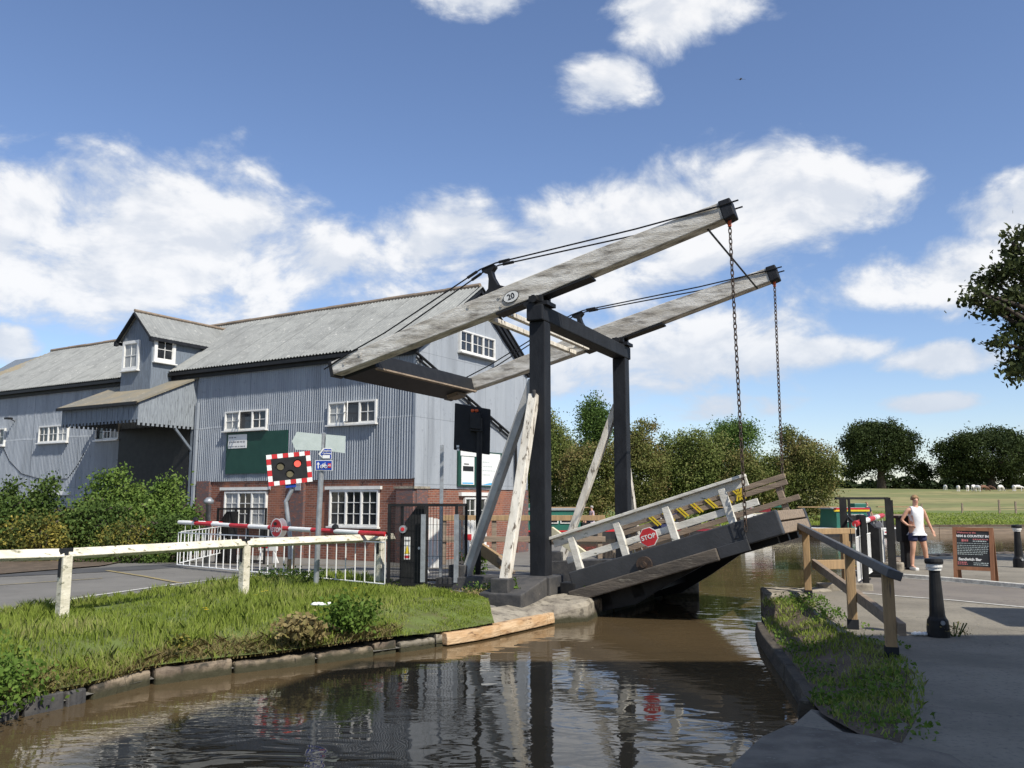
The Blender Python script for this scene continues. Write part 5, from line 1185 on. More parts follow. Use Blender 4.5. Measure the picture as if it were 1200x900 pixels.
# verge, low wall and shrubs between road and mill
VA = px_line([(-300,690),(0,674),(120,664),(200,656),(245,651)]); VB = px_line([(-320,655),(-40,650),(100,643),(180,640),(252,640)])
ruled('soil_verge', resample(VA, 60), resample(VB, 60), 8, 'soil', .03)
edge_blocks('low_stone_wall', resample(px_line([(-250,667),(0,655),(100,650),(160,646)]), 12), .3, .28, -.1, 'stone', 'low rough stone edging under the hedge across the road', 'wall', .9, .05, 31, hf=hL, bevel=.04)
def shrub(px, Y, rx, ry, h, nlf, size, mk, label, group='garden shrubs in front of the mill', tips=0, seed=0, cr=.16, zc=None):
    h *= .8; cr *= .9; x = (px-600)/F*Y; r = np.random.default_rng(seed); root = empty('shrub', (x, Y, hL(x,Y)), 0, label, 'shrub', group)
    lob = [(0,0,h*.5,rx,ry,h*.5,nlf//14)]
    for k in range(tips): 
        a = r.uniform(-.8,.8)*rx; hh = h*r.uniform(1.0,1.3); lob += [(a,0,h*.75+(hh-h)*.5,.18,.18,(hh-h*.5)*.5,60), (a+.05,0,hh,.07,.07,.16,10)]
    P = clumps(r, lob, 14, cr, .6); P[:,2] = np.clip(P[:,2], .02, None); link('leaves', npmesh('leaves', leafverts(P, size, r, .4, .6), 4), M[mk], root)
    b = MB(); rr = random.Random(seed)
    for i in range(8): b.tube([(rr.uniform(-.15,.15),rr.uniform(-.15,.15),-.1),(rr.uniform(-.5,.5)*rx,rr.uniform(-.4,.4)*ry,h*.55),(rr.uniform(-.8,.8)*rx,rr.uniform(-.5,.5)*ry,h*.9)], .025, 5)
    b.build('stem', 'bark', root); return root
shrub(15, 23.6, 1.5, 1.0, 2.1, 9000, .11, 'laurel', 'broad dark green laurel shrub at the left end of the hedge', seed=41, tips=4)
shrub(-60, 23.0, 1.6, 1.0, 2.2, 6000, .11, 'laurel', 'dark laurel shrub cut off by the left border of the view', seed=42)
shrub(52, 22.6, .75, .6, 1.45, 4200, .09, 'varieg', 'yellow variegated shrub at the front of the hedge, left of centre', seed=43)
shrub(80, 24.0, .7, .6, 1.55, 3200, .09, 'varieg', 'upper yellow variegated shrub touching the dark laurel', seed=44)
shrub(118, 24.0, 1.25, .9, 1.95, 9000, .1, 'laurel', 'dense dark green clipped shrub in the middle of the hedge', seed=45)
shrub(132, 24.9, 1.1, .7, 2.4, 4500, .1, 'conifer', 'light green shrub with pointed shoots against the dark shade panel under the canopy', tips=5, seed=46)
shrub(160, 22.9, .7, .45, 1.3, 3600, .08, 'varieg', 'low yellow tipped shrub at the front of the hedge, right of centre', seed=47)
shrub(196, 24.3, 1.05, .8, 2.2, 7500, .1, 'conifer', 'tall mid green shrub at the right end of the hedge', tips=3, seed=48)
shrub(205, 23.2, .8, .6, 1.5, 4000, .09, 'laurel', 'dark low shrub below the tall one at the right end of the hedge', seed=49)
shrub(150, 22.2, 1.3, .3, .35, 1500, .08, 'ivy', 'low green weeds growing along the road verge', seed=50, cr=.1)
# ------------------------------------------------------------------ right bank furniture
hr = empty('handrail', gz(985,735), 0, 'sloping timber handrail with dark grey capping on the towpath', 'handrail'); L_ = local_of(hr)
A_ = at(936,616,15.1); B_ = at(1049,674,8.75)
for k, (px, py) in enumerate(((949,700),(985,737),(1040,769))):
    g0 = gz(px, py); top = A_.z+(B_.z-A_.z)*(A_.y-g0.y)/(A_.y-B_.y)
    g0.x = A_.x+(B_.x-A_.x)*(A_.y-g0.y)/(A_.y-B_.y)
    b = MB(); b.beam(L_((g0.x,g0.y,-.1)), L_((g0.x,g0.y,top-.0)), .11, .11, (.3,1,0)); b.build('post', 'pine', hr, bevel=.008)
    b = MB(); b.beam(L_((g0.x,g0.y,-.05)), L_((g0.x,g0.y,.12 if k < 2 else .1)), .13, .13, (.3,1,0)); b.build('post_foot', 'black_wood', hr)
b = MB(); 
for i in range(5): b.beam(L_(A_+(B_-A_)*(i/5+.002)), L_(A_+(B_-A_)*((i+1)/5-.002)), .15, .09, (.35,.0,1))
each(b, 'capping', 'cap_grey', hr, bevel=.008)
b = MB(); b.beam(L_(at(950,660,14.3)+Vector((.05,0,0))), L_(at(1058,738,8.9)), .07, .13); b.build('lower_rail', 'grey_timber', hr, bevel=.008)
h2 = empty('handrail', gz(992,686), 0, 'short level pine handrail beside the canal opening', 'handrail'); L_ = local_of(h2)
c0 = at(944,622,15.4); c1 = at(998,622,15.2)
b = MB(); b.beam(L_(at(940,623,14.6)), L_(at(998,622,15.6)), .14, .1); b.build('top_rail', 'pine', h2, bevel=.008)
b = MB(); b.beam(L_(at(953,662,14.6)), L_(at(1000,661,15.5)), .05, .16); b.build('lower_rail', 'pine', h2, bevel=.008)
for px, py in ((993,688),): g0 = gz(px, py); b = MB(); b.beam(L_((g0.x,g0.y,-.1)), L_((g0.x,g0.y,1.05)), .14, .14, (0,1,0)); b.build('post', 'pine', h2, bevel=.008)
b = MB(); b.box(L_(at(996,627,15.45)), (.03,.03,.22)); b.build('strap', 'black', h2)
# pale kerb stones round the cage
b = MB(); b.beam(gz(958,691)+Vector((0,0,.05)), gz(1022,692)+Vector((0,0,.05)), .22, .14); tag(b.build('kerb_block', 'concrete', bevel=.02), 'long pale kerb block on the ground behind the handrail', 'kerb block')
b = MB(); b.beam(gz(1036,668)+Vector((0,0,.08)), gz(1058,669)+Vector((0,0,.08)), .4, .2); tag(b.build('kerb_block', 'concrete', bevel=.03), 'short pale kerb block between the cage and the black pillar', 'kerb block')
# second cage and barrier
c2 = empty('barrier_cage', gz(1010,676), 0, 'tall black open framed cage on the towpath side', 'cage'); L_ = local_of(c2)
def vpost(px, pyb, pyt, Y, w_, d_, name='post', m='black', root=None, L=None):
    x = (px-600)/F*Y; zt = at(px, pyt, Y).z; b = MB(); c = L((x, Y, 0)); b.bb(c.x-w_/2, c.x+w_/2, c.y-d_/2, c.y+d_/2, -.05, zt); return b.build(name, m, root)
vpost(984,0,583,17.6,.14,.03,root=c2,L=L_); vpost(991,0,584,17.9,.04,.05,root=c2,L=L_); vpost(1036,0,583,18.6,.11,.05,root=c2,L=L_); vpost(1040,0,586,19.3,.06,.05,root=c2,L=L_); vpost(1006,0,604,16.2,.09,.09,root=c2,L=L_)
b = MB(); a0 = L_(at(979,584,17.7)); a1 = L_(at(1040,584,18.8)); b.beam(a0, a1, .05, .05); b.beam(L_(at(992,604,17.9)), L_(at(1006,618,16.4)), .03, .05); b.beam(L_(at(1006,690,16.2)), L_(at(1020,678,17)), .02, .03); each(b, 'rail', 'black', c2)
machine(Vector(((1013-600)/F*18.2, 18.2, 0)), R(150), 'black barrier machine standing inside the towpath cage', s=.85)
boom(at(1002,614,15.9), at(1034,604,20.5), 'short red and white barrier boom with white skirt swung towards the camera', n=5, pitch=.16, skirt=(.9,.12), rad=.055)
bxp = empty('black_pillar', gz(1063,667), R(5), 'black square steel pillar with a flat cap beside the woman', 'pillar')
b = MB(); b.bb(-.09,.09,-.09,.09,0,1.0); b.bb(-.15,.15,-.12,.12,.62,1.16); b.bb(-.22,.2,-.15,.15,1.16,1.22); each(b, 'column', 'black', bxp, bevel=.008)
b = MB(); b.bb(-.18,.18,-.15,.15,-.02,.05); b.build('base', 'black', bxp, bevel=.01)
# bollards
def bollard(loc, label, s=1.0):
    r = empty('bollard', loc, 0, label, 'bollard', 'black bollards with white bands on the towpath')
    b = MB(); b.lathe([(.125,-.05),(.125,.1),(.115,.19),(.09,.23),(.085,.26),(.06,.74),(.062,.76)], n=16); b.build('shaft', 'black', r)
    b = MB(); b.lathe([(.075,.765),(.077,.80)], n=16); b.lathe([(.09,.802),(.09,.84)], n=16); b.build('band', 'white', r)
    b = MB(); b.lathe([(.1,.842),(.104,.87),(.098,.90),(.02,.912)], n=16); b.build('cap', 'black', r); r.scale = (s,s,s)
    b = MB(); b.tube([(0,-.115,.17),(0,-.13,.172)], .026, 10); b.build('badge', 'steel', r)
    return r
bollard(gz(1100,746), 'black tapered bollard with white band nearest the camera'); bollard(gz(1195,665), 'black tapered bollard at the right border beside the chalkboard', 1.1)
# chalkboard
P0, P1 = gz(1121,679.5), gz(1164,684)
cb = empty('chalkboard', (P0+P1)/2, math.atan2(P1.y-P0.y, P1.x-P0.x)*.55, 'brown framed pub chalkboard sign standing on the pavement', 'chalkboard sign')
wd = .72; tl = R(10); hh = 1.06
def cbp_(u, v, d=0, back=False):
    y = v*math.sin(tl)-d*math.cos(tl); return Vector((u, (y if not back else -y+2*hh*math.sin(tl)), v*math.cos(tl)+(d*-.0)))
def cbox(b, u0, u1, v0, v1, d0, d1, back=False):
    P = [cbp_(u,v,d,back) for d in (d0,d1) for (u,v) in ((u0,v0),(u1,v0),(u1,v1),(u0,v1))]; b.add(P, [(0,1,2,3),(4,7,6,5),(0,4,5,1),(1,5,6,2),(2,6,7,3),(3,7,4,0)])
for back in (False, True):
    for u in (-wd/2, wd/2-.07): b = MB(); cbox(b, u, u+.07, 0, hh, 0, .035, back); b.build('leg', 'brown_frame', cb)
    for v in (.22, hh-.07): b = MB(); cbox(b, -wd/2+.07, wd/2-.07, v, v+.07, .002, .033, back); b.build('frame_rail', 'brown_frame', cb)
    b = MB(); cbox(b, -wd/2+.06, wd/2-.06, .28, hh-.06, .008, .024, back); bo_ = b.build('board', 'chalk_board', cb)
    if not back: fb = bo_
rotb = plane_from((1,0,0), cbp_(0,1)-cbp_(0,0)).to_euler()
def ct(s_, size, v, m='paper', u=0, bold=.0015, al='CENTER'): text(s_, size, m, fb, cbp_(u, v, .038-.01), rotb, bold=bold, align=al)
ct('Welcome to the', .05, .955, 'chalk_red', -.28, al='LEFT'); ct('FARM & COUNTRY INN', .062, .885, bold=.003); ct('Sandwich Bar', .075, .43, bold=.003, u=-.06)
rr = random.Random(9)
def cscr(u0, u1, v, m, h_=.022): scribble(lambda u, z, d: cbp_(u, z, d), u0, u1, v, h_, .0265, rr, .035).build('chalk_writing', m, fb)
for k in range(2): cscr(0, .27, .825-.035*k, 'chalk_red' if k == 0 else 'signback')
cscr(-.2, -.05, .8, 'chalk_red', .05)
cscr(-.28, .28, .745, 'signback', .012)
for k in range(6): cscr(-.28, .28-.1*(k == 5), .7-.034*k, 'signback', .014)
for k in range(2): cscr(-.28, -.08, .37-.035*k, 'chalk_red', .02); cscr(.0, .28, .365-.035*k, 'signback', .016)
# pub behind the camera that shades the foreground
pub = empty('pub', (5.5,2.0,0), 0, 'white rendered pub building outside the view whose shadow falls over the foreground towpath', 'building')
b = MB(); b.bb(0,40,-11,0,-.3,11.65); b.build('wall', 'plaster', pub)
b = MB(); b.prism([(-.2,.15,11.65),(-.2,-11.3,11.65),(-.2,-5.5,14.2)], (40.4,0,0)); b.build('roof', 'slate', pub)
for i in range(8):
    for z in (1.0, 4.6, 8.2): b = MB(); b.bb(2+4.6*i, 3.4+4.6*i, .0, .04, z, z+1.5); w_ = b.build('window', 'white', pub); b = MB(); b.bb(2.08+4.6*i, 3.32+4.6*i, .041, .05, z+.08, z+1.42); b.build('pane', 'dark_glass', w_)
b = MB(); b.bb(-.1,-.02,-5,-3,0,2.2); b.build('door', 'green_board', pub)
aw = empty('shadow_slab', (8.3,10.0,0), R(-12), 'flat slab on posts added outside the view to cast a rectangular shadow', 'shadow_slab')  # unseen slab added to cast a rectangular shadow on the pavement
b = MB(); b.bb(0,7,-1.0,1.0,2.95,3.0); b.build('slab_top', 'cream', aw)
for x in (.3,6.7):
    for y in (-.8,.8): b = MB(); b.bb(x-.04,x+.04,y-.04,y+.04,0,2.95); b.build('pole', 'black', aw)
# ------------------------------------------------------------------ boats on the far side
def narrowboat(x0, x1, Y, rz, side, label, roofc='boat_grey', stripe=None, panel=None, gunwale='red', roofh=1.08, bow=True, nwin=5, boards=None, seed=0):
    L = x1-x0; r = empty('narrowboat', (x0, Y, -.35), rz, label, 'boat', 'narrowboats moored along the far bank')
    hw = 1.03; out = [(0,-.7),(.25,-hw),(L-1.6,-hw),(L-.8,-.75),(L-.3,-.35),(L,0),(L-.3,.35),(L-.8,.75),(L-1.6,hw),(.25,hw),(0,.7)]
    b = MB(); b.prism([(x,y,-.3) for x,y in out], (0,0,.72)); b.build('hull', 'hull', r, bevel=.02)
    b = MB(); b.prism([(x*1.003-.01,y*1.02,.38) for x,y in out], (0,0,.07)); b.build('gunwale', gunwale, r)
    c0, c1 = 1.3, L-2.3; w0, w1 = .92, .82; H = roofh+.35
    b = MB(); b.add([(c0,-w0,.45),(c1,-w0,.45),(c1,w0,.45),(c0,w0,.45),(c0+.05,-w1,H),(c1-.05,-w1,H),(c1-.05,w1,H),(c0+.05,w1,H)], [(3,2,1,0),(4,5,6,7),(0,1,5,4),(1,2,6,5),(2,3,7,6),(3,0,4,7)])
    cab = b.build('cabin', side, r)
    b = MB(); b.prism([(c0-.1,-w1-.06,H),(c0-.1,w1+.06,H),(c0-.1,.4,H+.09),(c0-.1,-.4,H+.09)], (c1-c0+.2,0,0)); rf = b.build('roof', roofc, r)
    if stripe:
        for k, cc in enumerate(stripe): b = MB(); b.bb(c0-.1, c1+.1, -w1-.075, -w1-.02, H-.02-.1*k, H+.07-.1*k); b.build('roof_stripe', cc, rf)
    rr = random.Random(seed)
    for i in range(nwin):
        x = c0+.5+(c1-c0-1.4)*(i+.1)/max(1,nwin-1)*.95; sl_ = -(w0-w1)/(H-.45)
        yb = -w0+.02; 
        if panel and i % 2 == 0:
            b = MB(); b.bb(x-.45, x+.5, -w0-.012, -w0+.05, .5, H-.22); b.build('side_panel', panel, cab)
        b = MB(); b.bb(x-.02, x+.62, -w0-.02, -w0+.1, .78, 1.17); fr = b.build('window', 'white', cab)
        b = MB(); b.bb(x+.03, x+.57, -w0-.028, -w0-.021, .83, 1.12); b.build('pane', 'dark_glass', fr)
    b = MB(); b.tube([(c0+.8,0,H),(c0+.8,0,H+.4)], .06, 8); b.build('chimney', 'black', rf)
    b = MB(); b.bb(c0+1.4, c0+2.1, -.3, .3, H+.08, H+.3); b.build('roof_box', 'orange' if seed == 2 else 'green', rf, bevel=.03)
    b = MB(); b.bb(c0+2.8, c0+5.0, -.2, .0, H+.09, H+.14); b.build('plank', 'pine', rf)
    b = MB(); b.tube([(.1,0,.4),(-.2,0,.85),(-.55,0,.9)], .025, 6); b.build('tiller', 'steel', r)
    b = MB(); b.prism([(L-2.2,-.8,.45),(L-1.0,-.45,.45),(L-1.0,.45,.45),(L-2.2,.8,.45)], (0,0,.35)); b.build('cratch_cover', 'black', r)
    return r
nb1 = narrowboat(-2.5, 5.6, 42.6, R(4), 'green', 'green narrowboat with grey roof and red gunwale behind the near portal post', stripe=('boat_grey',), seed=1)
nb2 = narrowboat(6.0, 10.5, 43.6, R(6), 'navy', 'dark narrowboat with maroon roof edge and orange box on top behind the far post', stripe=('maroon',), nwin=3, seed=2, gunwale='maroon')
nb3 = narrowboat(10.8, 15.3, 44.6, R(7), 'cream', 'cream sided narrowboat with maroon roof edge seen through the deck railing', stripe=('maroon','maroon'), panel='white', nwin=3, seed=3, gunwale='cream')
nb4 = narrowboat(15.6, 21.0, 46.0, R(8), 'green', 'green narrowboat with red and yellow roof stripes right of the deck end', stripe=('red','yellow'), nwin=4, seed=4, gunwale='white')
b = MB(); 
for k in range(2): b.bb(2.9+.85*k, 3.5+.85*k, -1.06, -1.04, .1, .36)
for q in each(b, 'bow_panel', 'white', nb4): 
    c = sum((Vector(v.co) for v in q.data.vertices), Vector())/8; d_ = MB(); d_.prism([(c.x-.2,-1.062,c.z),(c.x,-1.062,c.z-.07),(c.x+.2,-1.062,c.z),(c.x,-1.062,c.z+.07)], (0,-.006,0)); d_.build('diamond', 'red', q)
# rail on the far bank
fr_ = empty('bank_rail', ((1055-600)/F*47, bankY((1055-600)/F*47)+1.2, .1), R(8), 'dark horizontal timber rail on the far bank behind the woman', 'rail')
b = MB(); b.beam((-2.6,0,.62),(2.3,0,.56),.12,.16); b.build('beam', 'grey_timber', fr_)
for x in (-2,1.8): b = MB(); b.bb(x-.07,x+.07,-.05,.05,-.2,.55); b.build('post', 'grey_timber', fr_)
for k, (px, h_) in enumerate(((1122,.9),(1165,1.25),(1184,1.1),(1075,.8))):
    x = (px-600)/F*78; b = MB(); b.beam((0,0,-.2),(.02,0,h_),.13,.13); o = b.build('field_post', 'grey_timber'); o.location = (x, 78, hF(x,78))
    tag(o, ('short timber fence post in the green field right of the woman','tallest timber fence post in the field above the chalkboard','thin timber fence post in the field near the right border','small timber fence post in the field behind the woman')[k], 'post', 'old fence posts in the field')
# ------------------------------------------------------------------ trees
HT = [ # px, top y, Y, half width px, kind
 (598,492,60,40,'hawthorn_g','green bushy tree half hidden behind the mill gable'),(648,484,58,30,'hawthorn_g','tall grey green hawthorn just right of the near portal post'),
 (690,518,56,36,'hawthorn','brown tinted hawthorn between the two portal posts'),(748,498,57,34,'hawthorn','brown topped hawthorn right of the far portal post'),
 (795,503,58,36,'hawthorn_g','green hawthorn in the middle of the hedge trees behind the deck'),(832,514,57,32,'hawthorn_g','green hawthorn below the tall dark tree'),
 (870,532,56,30,'hawthorn','low brown hawthorn behind the near chain'),(902,536,57,26,'hawthorn_g','dark hawthorn left of the rightmost brown one'),
 (940,505,57,38,'hawthorn','large brown berried hawthorn at the right end of the hedge trees')]
for k, (px, ty, Y, hw, mk, lb_) in enumerate(HT):
    x = (px-600)/F*Y; top = at(px, ty, Y).z; g_ = hF(x, Y); h = top-g_; rx = hw/F*Y; r = random.Random(k+60)
    lob = [(0,0,h*.45,rx,rx*.75,h*.45,420)]+[(r.uniform(-.7,.7)*rx, r.uniform(-.5,.5)*rx, h*r.uniform(.3,.8), rx*.4, rx*.4, h*.2, 60) for _ in range(5)]+[(r.uniform(-.5,.5)*rx,0,h*r.uniform(.86,.98),rx*.18,rx*.18,h*.1,12) for _ in range(3)]
    tree('hawthorn_tree', (x, Y, g_), lob, .15, 44, .3, M[mk], (h*.4,.14), lb_, 'tree', 'hedge trees on the far bank', seed=k+60, shell=.45)
for k, (px, ty, hw, Y, lb_) in enumerate(((697,464,21,70,'tall rounded green tree rising above the hedge between the portal posts'),(864,490,30,72,'tall dark green tree rising above the hedge left of the chains'))):
    x = (px-600)/F*Y; top = at(px,ty,Y).z; g_ = hF(x,Y); h = top-g_; rx = hw/F*Y; r = random.Random(k+90)
    lob = [(0,0,h*.7,rx,rx,h*.3,150)]+[(r.uniform(-.6,.6)*rx,r.uniform(-.4,.4)*rx,h*r.uniform(.55,.9),rx*.4,rx*.4,h*.12,40) for _ in range(5)]
    tree('tall_tree', (x,Y,g_), lob, .19, 36, .4, M['tall_green'], (h*.5,.2), lb_, 'tree', seed=k+90)
def oak(px, Y, hw, cy, hv, label, extra, seed, n=520):
    x = (px-600)/F*Y; g_ = hF(x,Y); s_ = Y/F; cz = at(px,cy,Y).z-g_; rx = hw*s_; rz = hv*s_; r = random.Random(seed)
    lob = [(0,0,cz,rx*.85,rx*.75,rz*.8,n)]
    for i in range(11):
        a = r.uniform(0, 2*math.pi); lob.append((math.cos(a)*rx*.68, r.uniform(-.5,.5)*rx, cz+math.sin(a)*rz*.62, rx*.3, rx*.3, rz*.3, 55))
    for (ex, ey, ew, eh) in extra: q = at(ex, ey, Y); lob.append((q.x-x, 0, q.z-g_, ew*s_, ew*s_*.8, eh*s_, 60))
    tree('oak_tree', (x,Y,g_), lob, .5, 30, .8, M['oak'], (max(3.5, cz-rz*.5), .85), label, 'oak tree', 'oaks in the field', seed=seed, shell=.5, limbs=9)
oak(1030, 190, 46, 527, 38, 'large dark oak standing alone in the field, left of the cows', [(1072,548,14,10),(1082,556,8,7),(998,552,12,8)], 101)
oak(1158, 185, 62, 533, 36, 'wide dark oak at the right whose crown runs to the border', [(1108,530,16,12),(1215,545,22,16),(1110,552,12,7),(1190,560,20,8)], 102, 700)
rng = np.random.default_rng(77)
hx = rng.uniform(70, 175, 9000); hyy = 212+rng.normal(size=9000)*.9; hz = np.abs(rng.normal(size=9000))*.2
P = np.column_stack([hx, hyy, [hF(a, 212) for a in hx]]); P[:,2] += rng.uniform(0, 1, 9000)*(2.6+.8*np.sin(hx*.35)+.5*np.sin(hx*1.3))
hd = empty('field_hedge', (120,212,3.6), 0, 'long dark hedge along the far side of the field beneath the oaks', 'hedge')
P -= np.array([120,212,3.6]); link('leaves', npmesh('leaves', leafverts(P, .9, rng, 0, .8), 4), M['hedge_far'], hd)
# overhanging ash tree at the right
ax_, ay_ = 16.5, 20.5; r = random.Random(7); lob = []
for (px, py, w_, h_, n) in ((1198,300,14,30,34),(1178,318,16,16,34),(1160,330,14,10,24),(1147,347,11,6,14),(1136,352,7,4,8),(1182,352,20,12,40),(1165,362,14,6,20),(1192,385,16,14,34),(1176,401,10,6,14),(1198,425,14,16,34),(1189,438,7,8,12),(1190,280,9,14,14),(1215,340,26,90,160),(1250,350,40,110,300),(1205,410,16,30,40)):
    q = at(px, py, ay_+r.uniform(-.4,.4)); lob.append((q.x-ax_, q.y-ay_, q.z, w_/F*ay_, .5, h_/F*ay_, n))
lob += [(0,0,7.5,3.2,3.0,3.4,500),(2.5,-1,7,2.6,2.4,3,300)]
tree('ash_tree', (ax_,ay_,0), lob, .15, 11, .16, M['ash'], (4.6,.28), 'leafy tree reaching into the view from the right border above the bollard', 'tree', seed=7, shell=.1, limbs=26)
# shade trees by the pub side, out of view, whose shadow touches the wharf on the right
# ------------------------------------------------------------------ people and cows
def skin_mesh(name, J, E, root_i, m, parent, sub=2):
    me = bpy.data.meshes.new(name); me.from_pydata([j[:3] for j in J], E, []); me.update()
    bm = bmesh.new(); bm.from_mesh(me); ly = bm.verts.layers.skin.verify(); bm.verts.ensure_lookup_table()
    for i, j in enumerate(J): bm.verts[i][ly].radius = (j[3], j[4] if len(j) > 4 else j[3]); bm.verts[i][ly].use_root = (i == root_i)
    bm.to_mesh(me); bm.free(); o = link(name, me, m, parent); o.modifiers.new('skin', 'SKIN').use_smooth_shade = True
    s_ = o.modifiers.new('sub', 'SUBSURF'); s_.levels = sub; s_.render_levels = sub; return o
def person(loc, rz, label, pose='stand', top='vest', bottom='navy', hairm='hair', scale=1.0, parent=None, sleeves=False):
    r = empty('person', loc, rz, label, 'person'); r.scale = (scale*(1.1 if pose == 'stand' else 1), scale*1.05, scale)
    J = []; E = []; N = {}
    def j(n, x, y, z, rad, par=None, r2=None):
        N[n] = len(J); J.append((x, y, z, rad, r2 or rad)); 
        if par: E.append((N[par], N[n]))
    pz = .93 if pose == 'stand' else .5
    j('pel',0,0,pz,.135); j('wst',0,-.01,pz+.16,.13,'pel'); j('cst',0,0,pz+.34,.14,'wst'); j('nb',0,0,pz+.5,.055,'cst'); j('nk',0,-.005,pz+.555,.047,'nb'); j('hd',0,-.015,pz+.635,.074,'nk'); j('tp',0,-.005,pz+.72,.062,'hd')
    j('ns',0,-.088,pz+.63,.014,'hd')
    for s, q in ((-1,'l'),(1,'r')):
        j('sh'+q, s*.165,0,pz+.44,.05,'cst')
        if pose == 'stand':
            j('el'+q, s*(.27 if s > 0 else .29), .02 if s > 0 else .06, pz+.19,.036,'sh'+q); j('wr'+q, s*(.33 if s > 0 else .2),-.03 if s > 0 else -.02,pz-.03 if s > 0 else pz+.08,.024,'el'+q); e = Vector((s*.34,-.06,pz-.1)) if s > 0 else Vector((s*.15,-.08,pz+.06))
        else:
            j('el'+q, s*.24,-.05,pz+.2,.036,'sh'+q); j('wr'+q, s*.18,-.26,pz+.12,.024,'el'+q); e = Vector((s*.15,-.33,pz+.12))
        w_ = Vector(J[N['wr'+q]][:3]); d = (e-w_).normalized(); sd = d.cross(Vector((0,1,.3))).normalized()
        j('pm'+q, *(w_+d*.06), .026, 'wr'+q)
        for f in range(4):
            a = w_+d*.09+sd*(.012*(f-1.5)); c = a+d*(.05,.06,.056,.042)[f]*.6; t = c+d*.03+Vector((0,-.012,-.008))
            j(f'f{q}{f}a', *a, .009, 'pm'+q); j(f'f{q}{f}b', *c, .0085, f'f{q}{f}a'); j(f'f{q}{f}c', *t, .007, f'f{q}{f}b')
        a = w_+d*.04+sd*.03; j(f't{q}a', *a, .010, 'pm'+q); j(f't{q}b', *(a+d*.035+sd*.012), .008, f't{q}a')
        if pose == 'stand':
            j('hp'+q, s*.085,0,pz-.09,.088,'pel'); j('kn'+q, s*(.115 if s < 0 else .15),-.02,.49,.056,'hp'+q); j('cf'+q, s*(.12 if s < 0 else .18),.015,.34,.052,'kn'+q); j('an'+q, s*(.13 if s < 0 else .22),.02,.09,.034,'cf'+q); j('to'+q, s*(.15 if s < 0 else .26),-.14,.04,.03,'an'+q)
        else:
            j('hp'+q, s*.085,-.03,pz-.02,.085,'pel'); j('kn'+q, s*.12,-.42,pz+.0,.056,'hp'+q); j('an'+q, s*.12,-.44,.09,.036,'kn'+q); j('to'+q, s*.13,-.58,.04,.03,'an'+q)
    skin_mesh('body', J, E, 0, M['skin'], r)
    g2 = lambda n, dr=0, **k: (*J[N[n]][:3], J[N[n]][3]+dr)
    T = [g2('pel',.012), g2('wst',.022), g2('cst',.022), (J[0][0],J[0][1],J[0][2]-.10,.135), (0,-.01,J[0][2]+.45,.09)]; Et = [(0,1),(1,2),(0,3),(2,4)]
    for q in 'lr':
        v = J[N['sh'+q]]; T.append((v[0]*.72, v[1], v[2]+.012, .062)); Et.append((4, len(T)-1))
        if sleeves: T.append(g2('sh'+q,.012)); Et.append((len(T)-2,len(T)-1)); a = Vector(J[N['sh'+q]][:3]); c = Vector(J[N['el'+q]][:3]); p = a.lerp(c,.95 if sleeves == 2 else .55); T.append((*p,.05)); Et.append((len(T)-2,len(T)-1))
    skin_mesh('top', T, Et, 0, M[top], r)
    S = [(J[0][0],J[0][1],J[0][2]+.02,.13),(J[0][0],J[0][1],J[0][2]-.06,.155)]; Es = [(0,1)]
    for q in 'lr':
        a = Vector(J[N['hp'+q]][:3]); c = Vector(J[N['kn'+q]][:3]); S.append((*a,.115)); Es.append((1,len(S)-1)); S.append((*a.lerp(c,.62 if pose == 'stand' else 1.0),.098)); Es.append((len(S)-2,len(S)-1))
    skin_mesh('shorts' if pose == 'stand' else 'trousers', S, Es, 0, M[bottom], r)
    for q in 'lr':
        a = Vector(J[N['an'+q]][:3]); c = Vector(J[N['to'+q]][:3]); b = MB(); b.beam(a+Vector((0,.05,-.055)), c+Vector((0,-.05,-.01)), .085, .075); b.build('shoe', 'white' if pose == 'stand' else 'black', r, bevel=.02)
    h_ = Vector(J[N['hd']][:3])
    b = MB(); vs = []; n = 14
    for i in range(9):
        ph = math.pi*i/8*.56
        for k in range(n):
            th = 2*math.pi*k/n; front = max(0, -math.sin(th)); rr_ = .092*(1-.12*front*(i > 4)); vs.append(h_+Vector((rr_*math.sin(ph)*math.cos(th)*.92, .012+rr_*math.sin(ph)*math.sin(th)*(1 if math.sin(th) > 0 else .95), .035+.105*math.cos(ph)+(.05*front if i > 5 else 0))))
    b.add(vs, [(i*n+k,i*n+(k+1)%n,(i+1)*n+(k+1)%n,(i+1)*n+k) for i in range(8) for k in range(n)]); b.build('hair', hairm, r, smooth=True)
    for s in (-1,1): b = MB(); b.lathe([(.002,-.008),(.009,0),(.002,.008)], c=h_+Vector((s*.028,-.073,.012)), n=8); b.build('eye', 'black', r)
    b = MB(); b.box(h_+Vector((0,-.076,-.045)), (.04,.012,.008)); b.build('mouth', 'chalk_red', r)
    return r
person(gz(1077,668), R(8), 'woman in a white sleeveless top and navy shorts standing by the black pillar', 'stand', scale=1.0)
person((3.95,42.7,.12), R(-70), 'person in a striped shirt sitting on the green boat behind the near post', 'sit', top='shirt', bottom='navy', hairm='grey_hair', sleeves=1, scale=.92)
person((19.1,46.4,-.15), R(20), 'person in dark navy clothes standing on the boat behind the cage', 'stand', top='navy', bottom='navy', hairm='hair', sleeves=2, scale=.95)
person((17.95,46.2,.1), R(-30), 'person with grey hair seated on the boat seen at the cage edge', 'sit', top='shirt', bottom='navy', hairm='grey_hair', sleeves=2, scale=.85)
M['cow'] = mat('white_cow_hide', (.75,.72,.66), (.68,.64,.58), 1.1, .8, c3=(.12,.07,.05), s3=.9, t3=(.62,.64)); M['cow_b'] = mat('brown_cow_hide', (.2,.1,.06), (.15,.08,.05), 1.1, .8, c3=(.6,.55,.5), s3=.9, t3=(.62,.64))
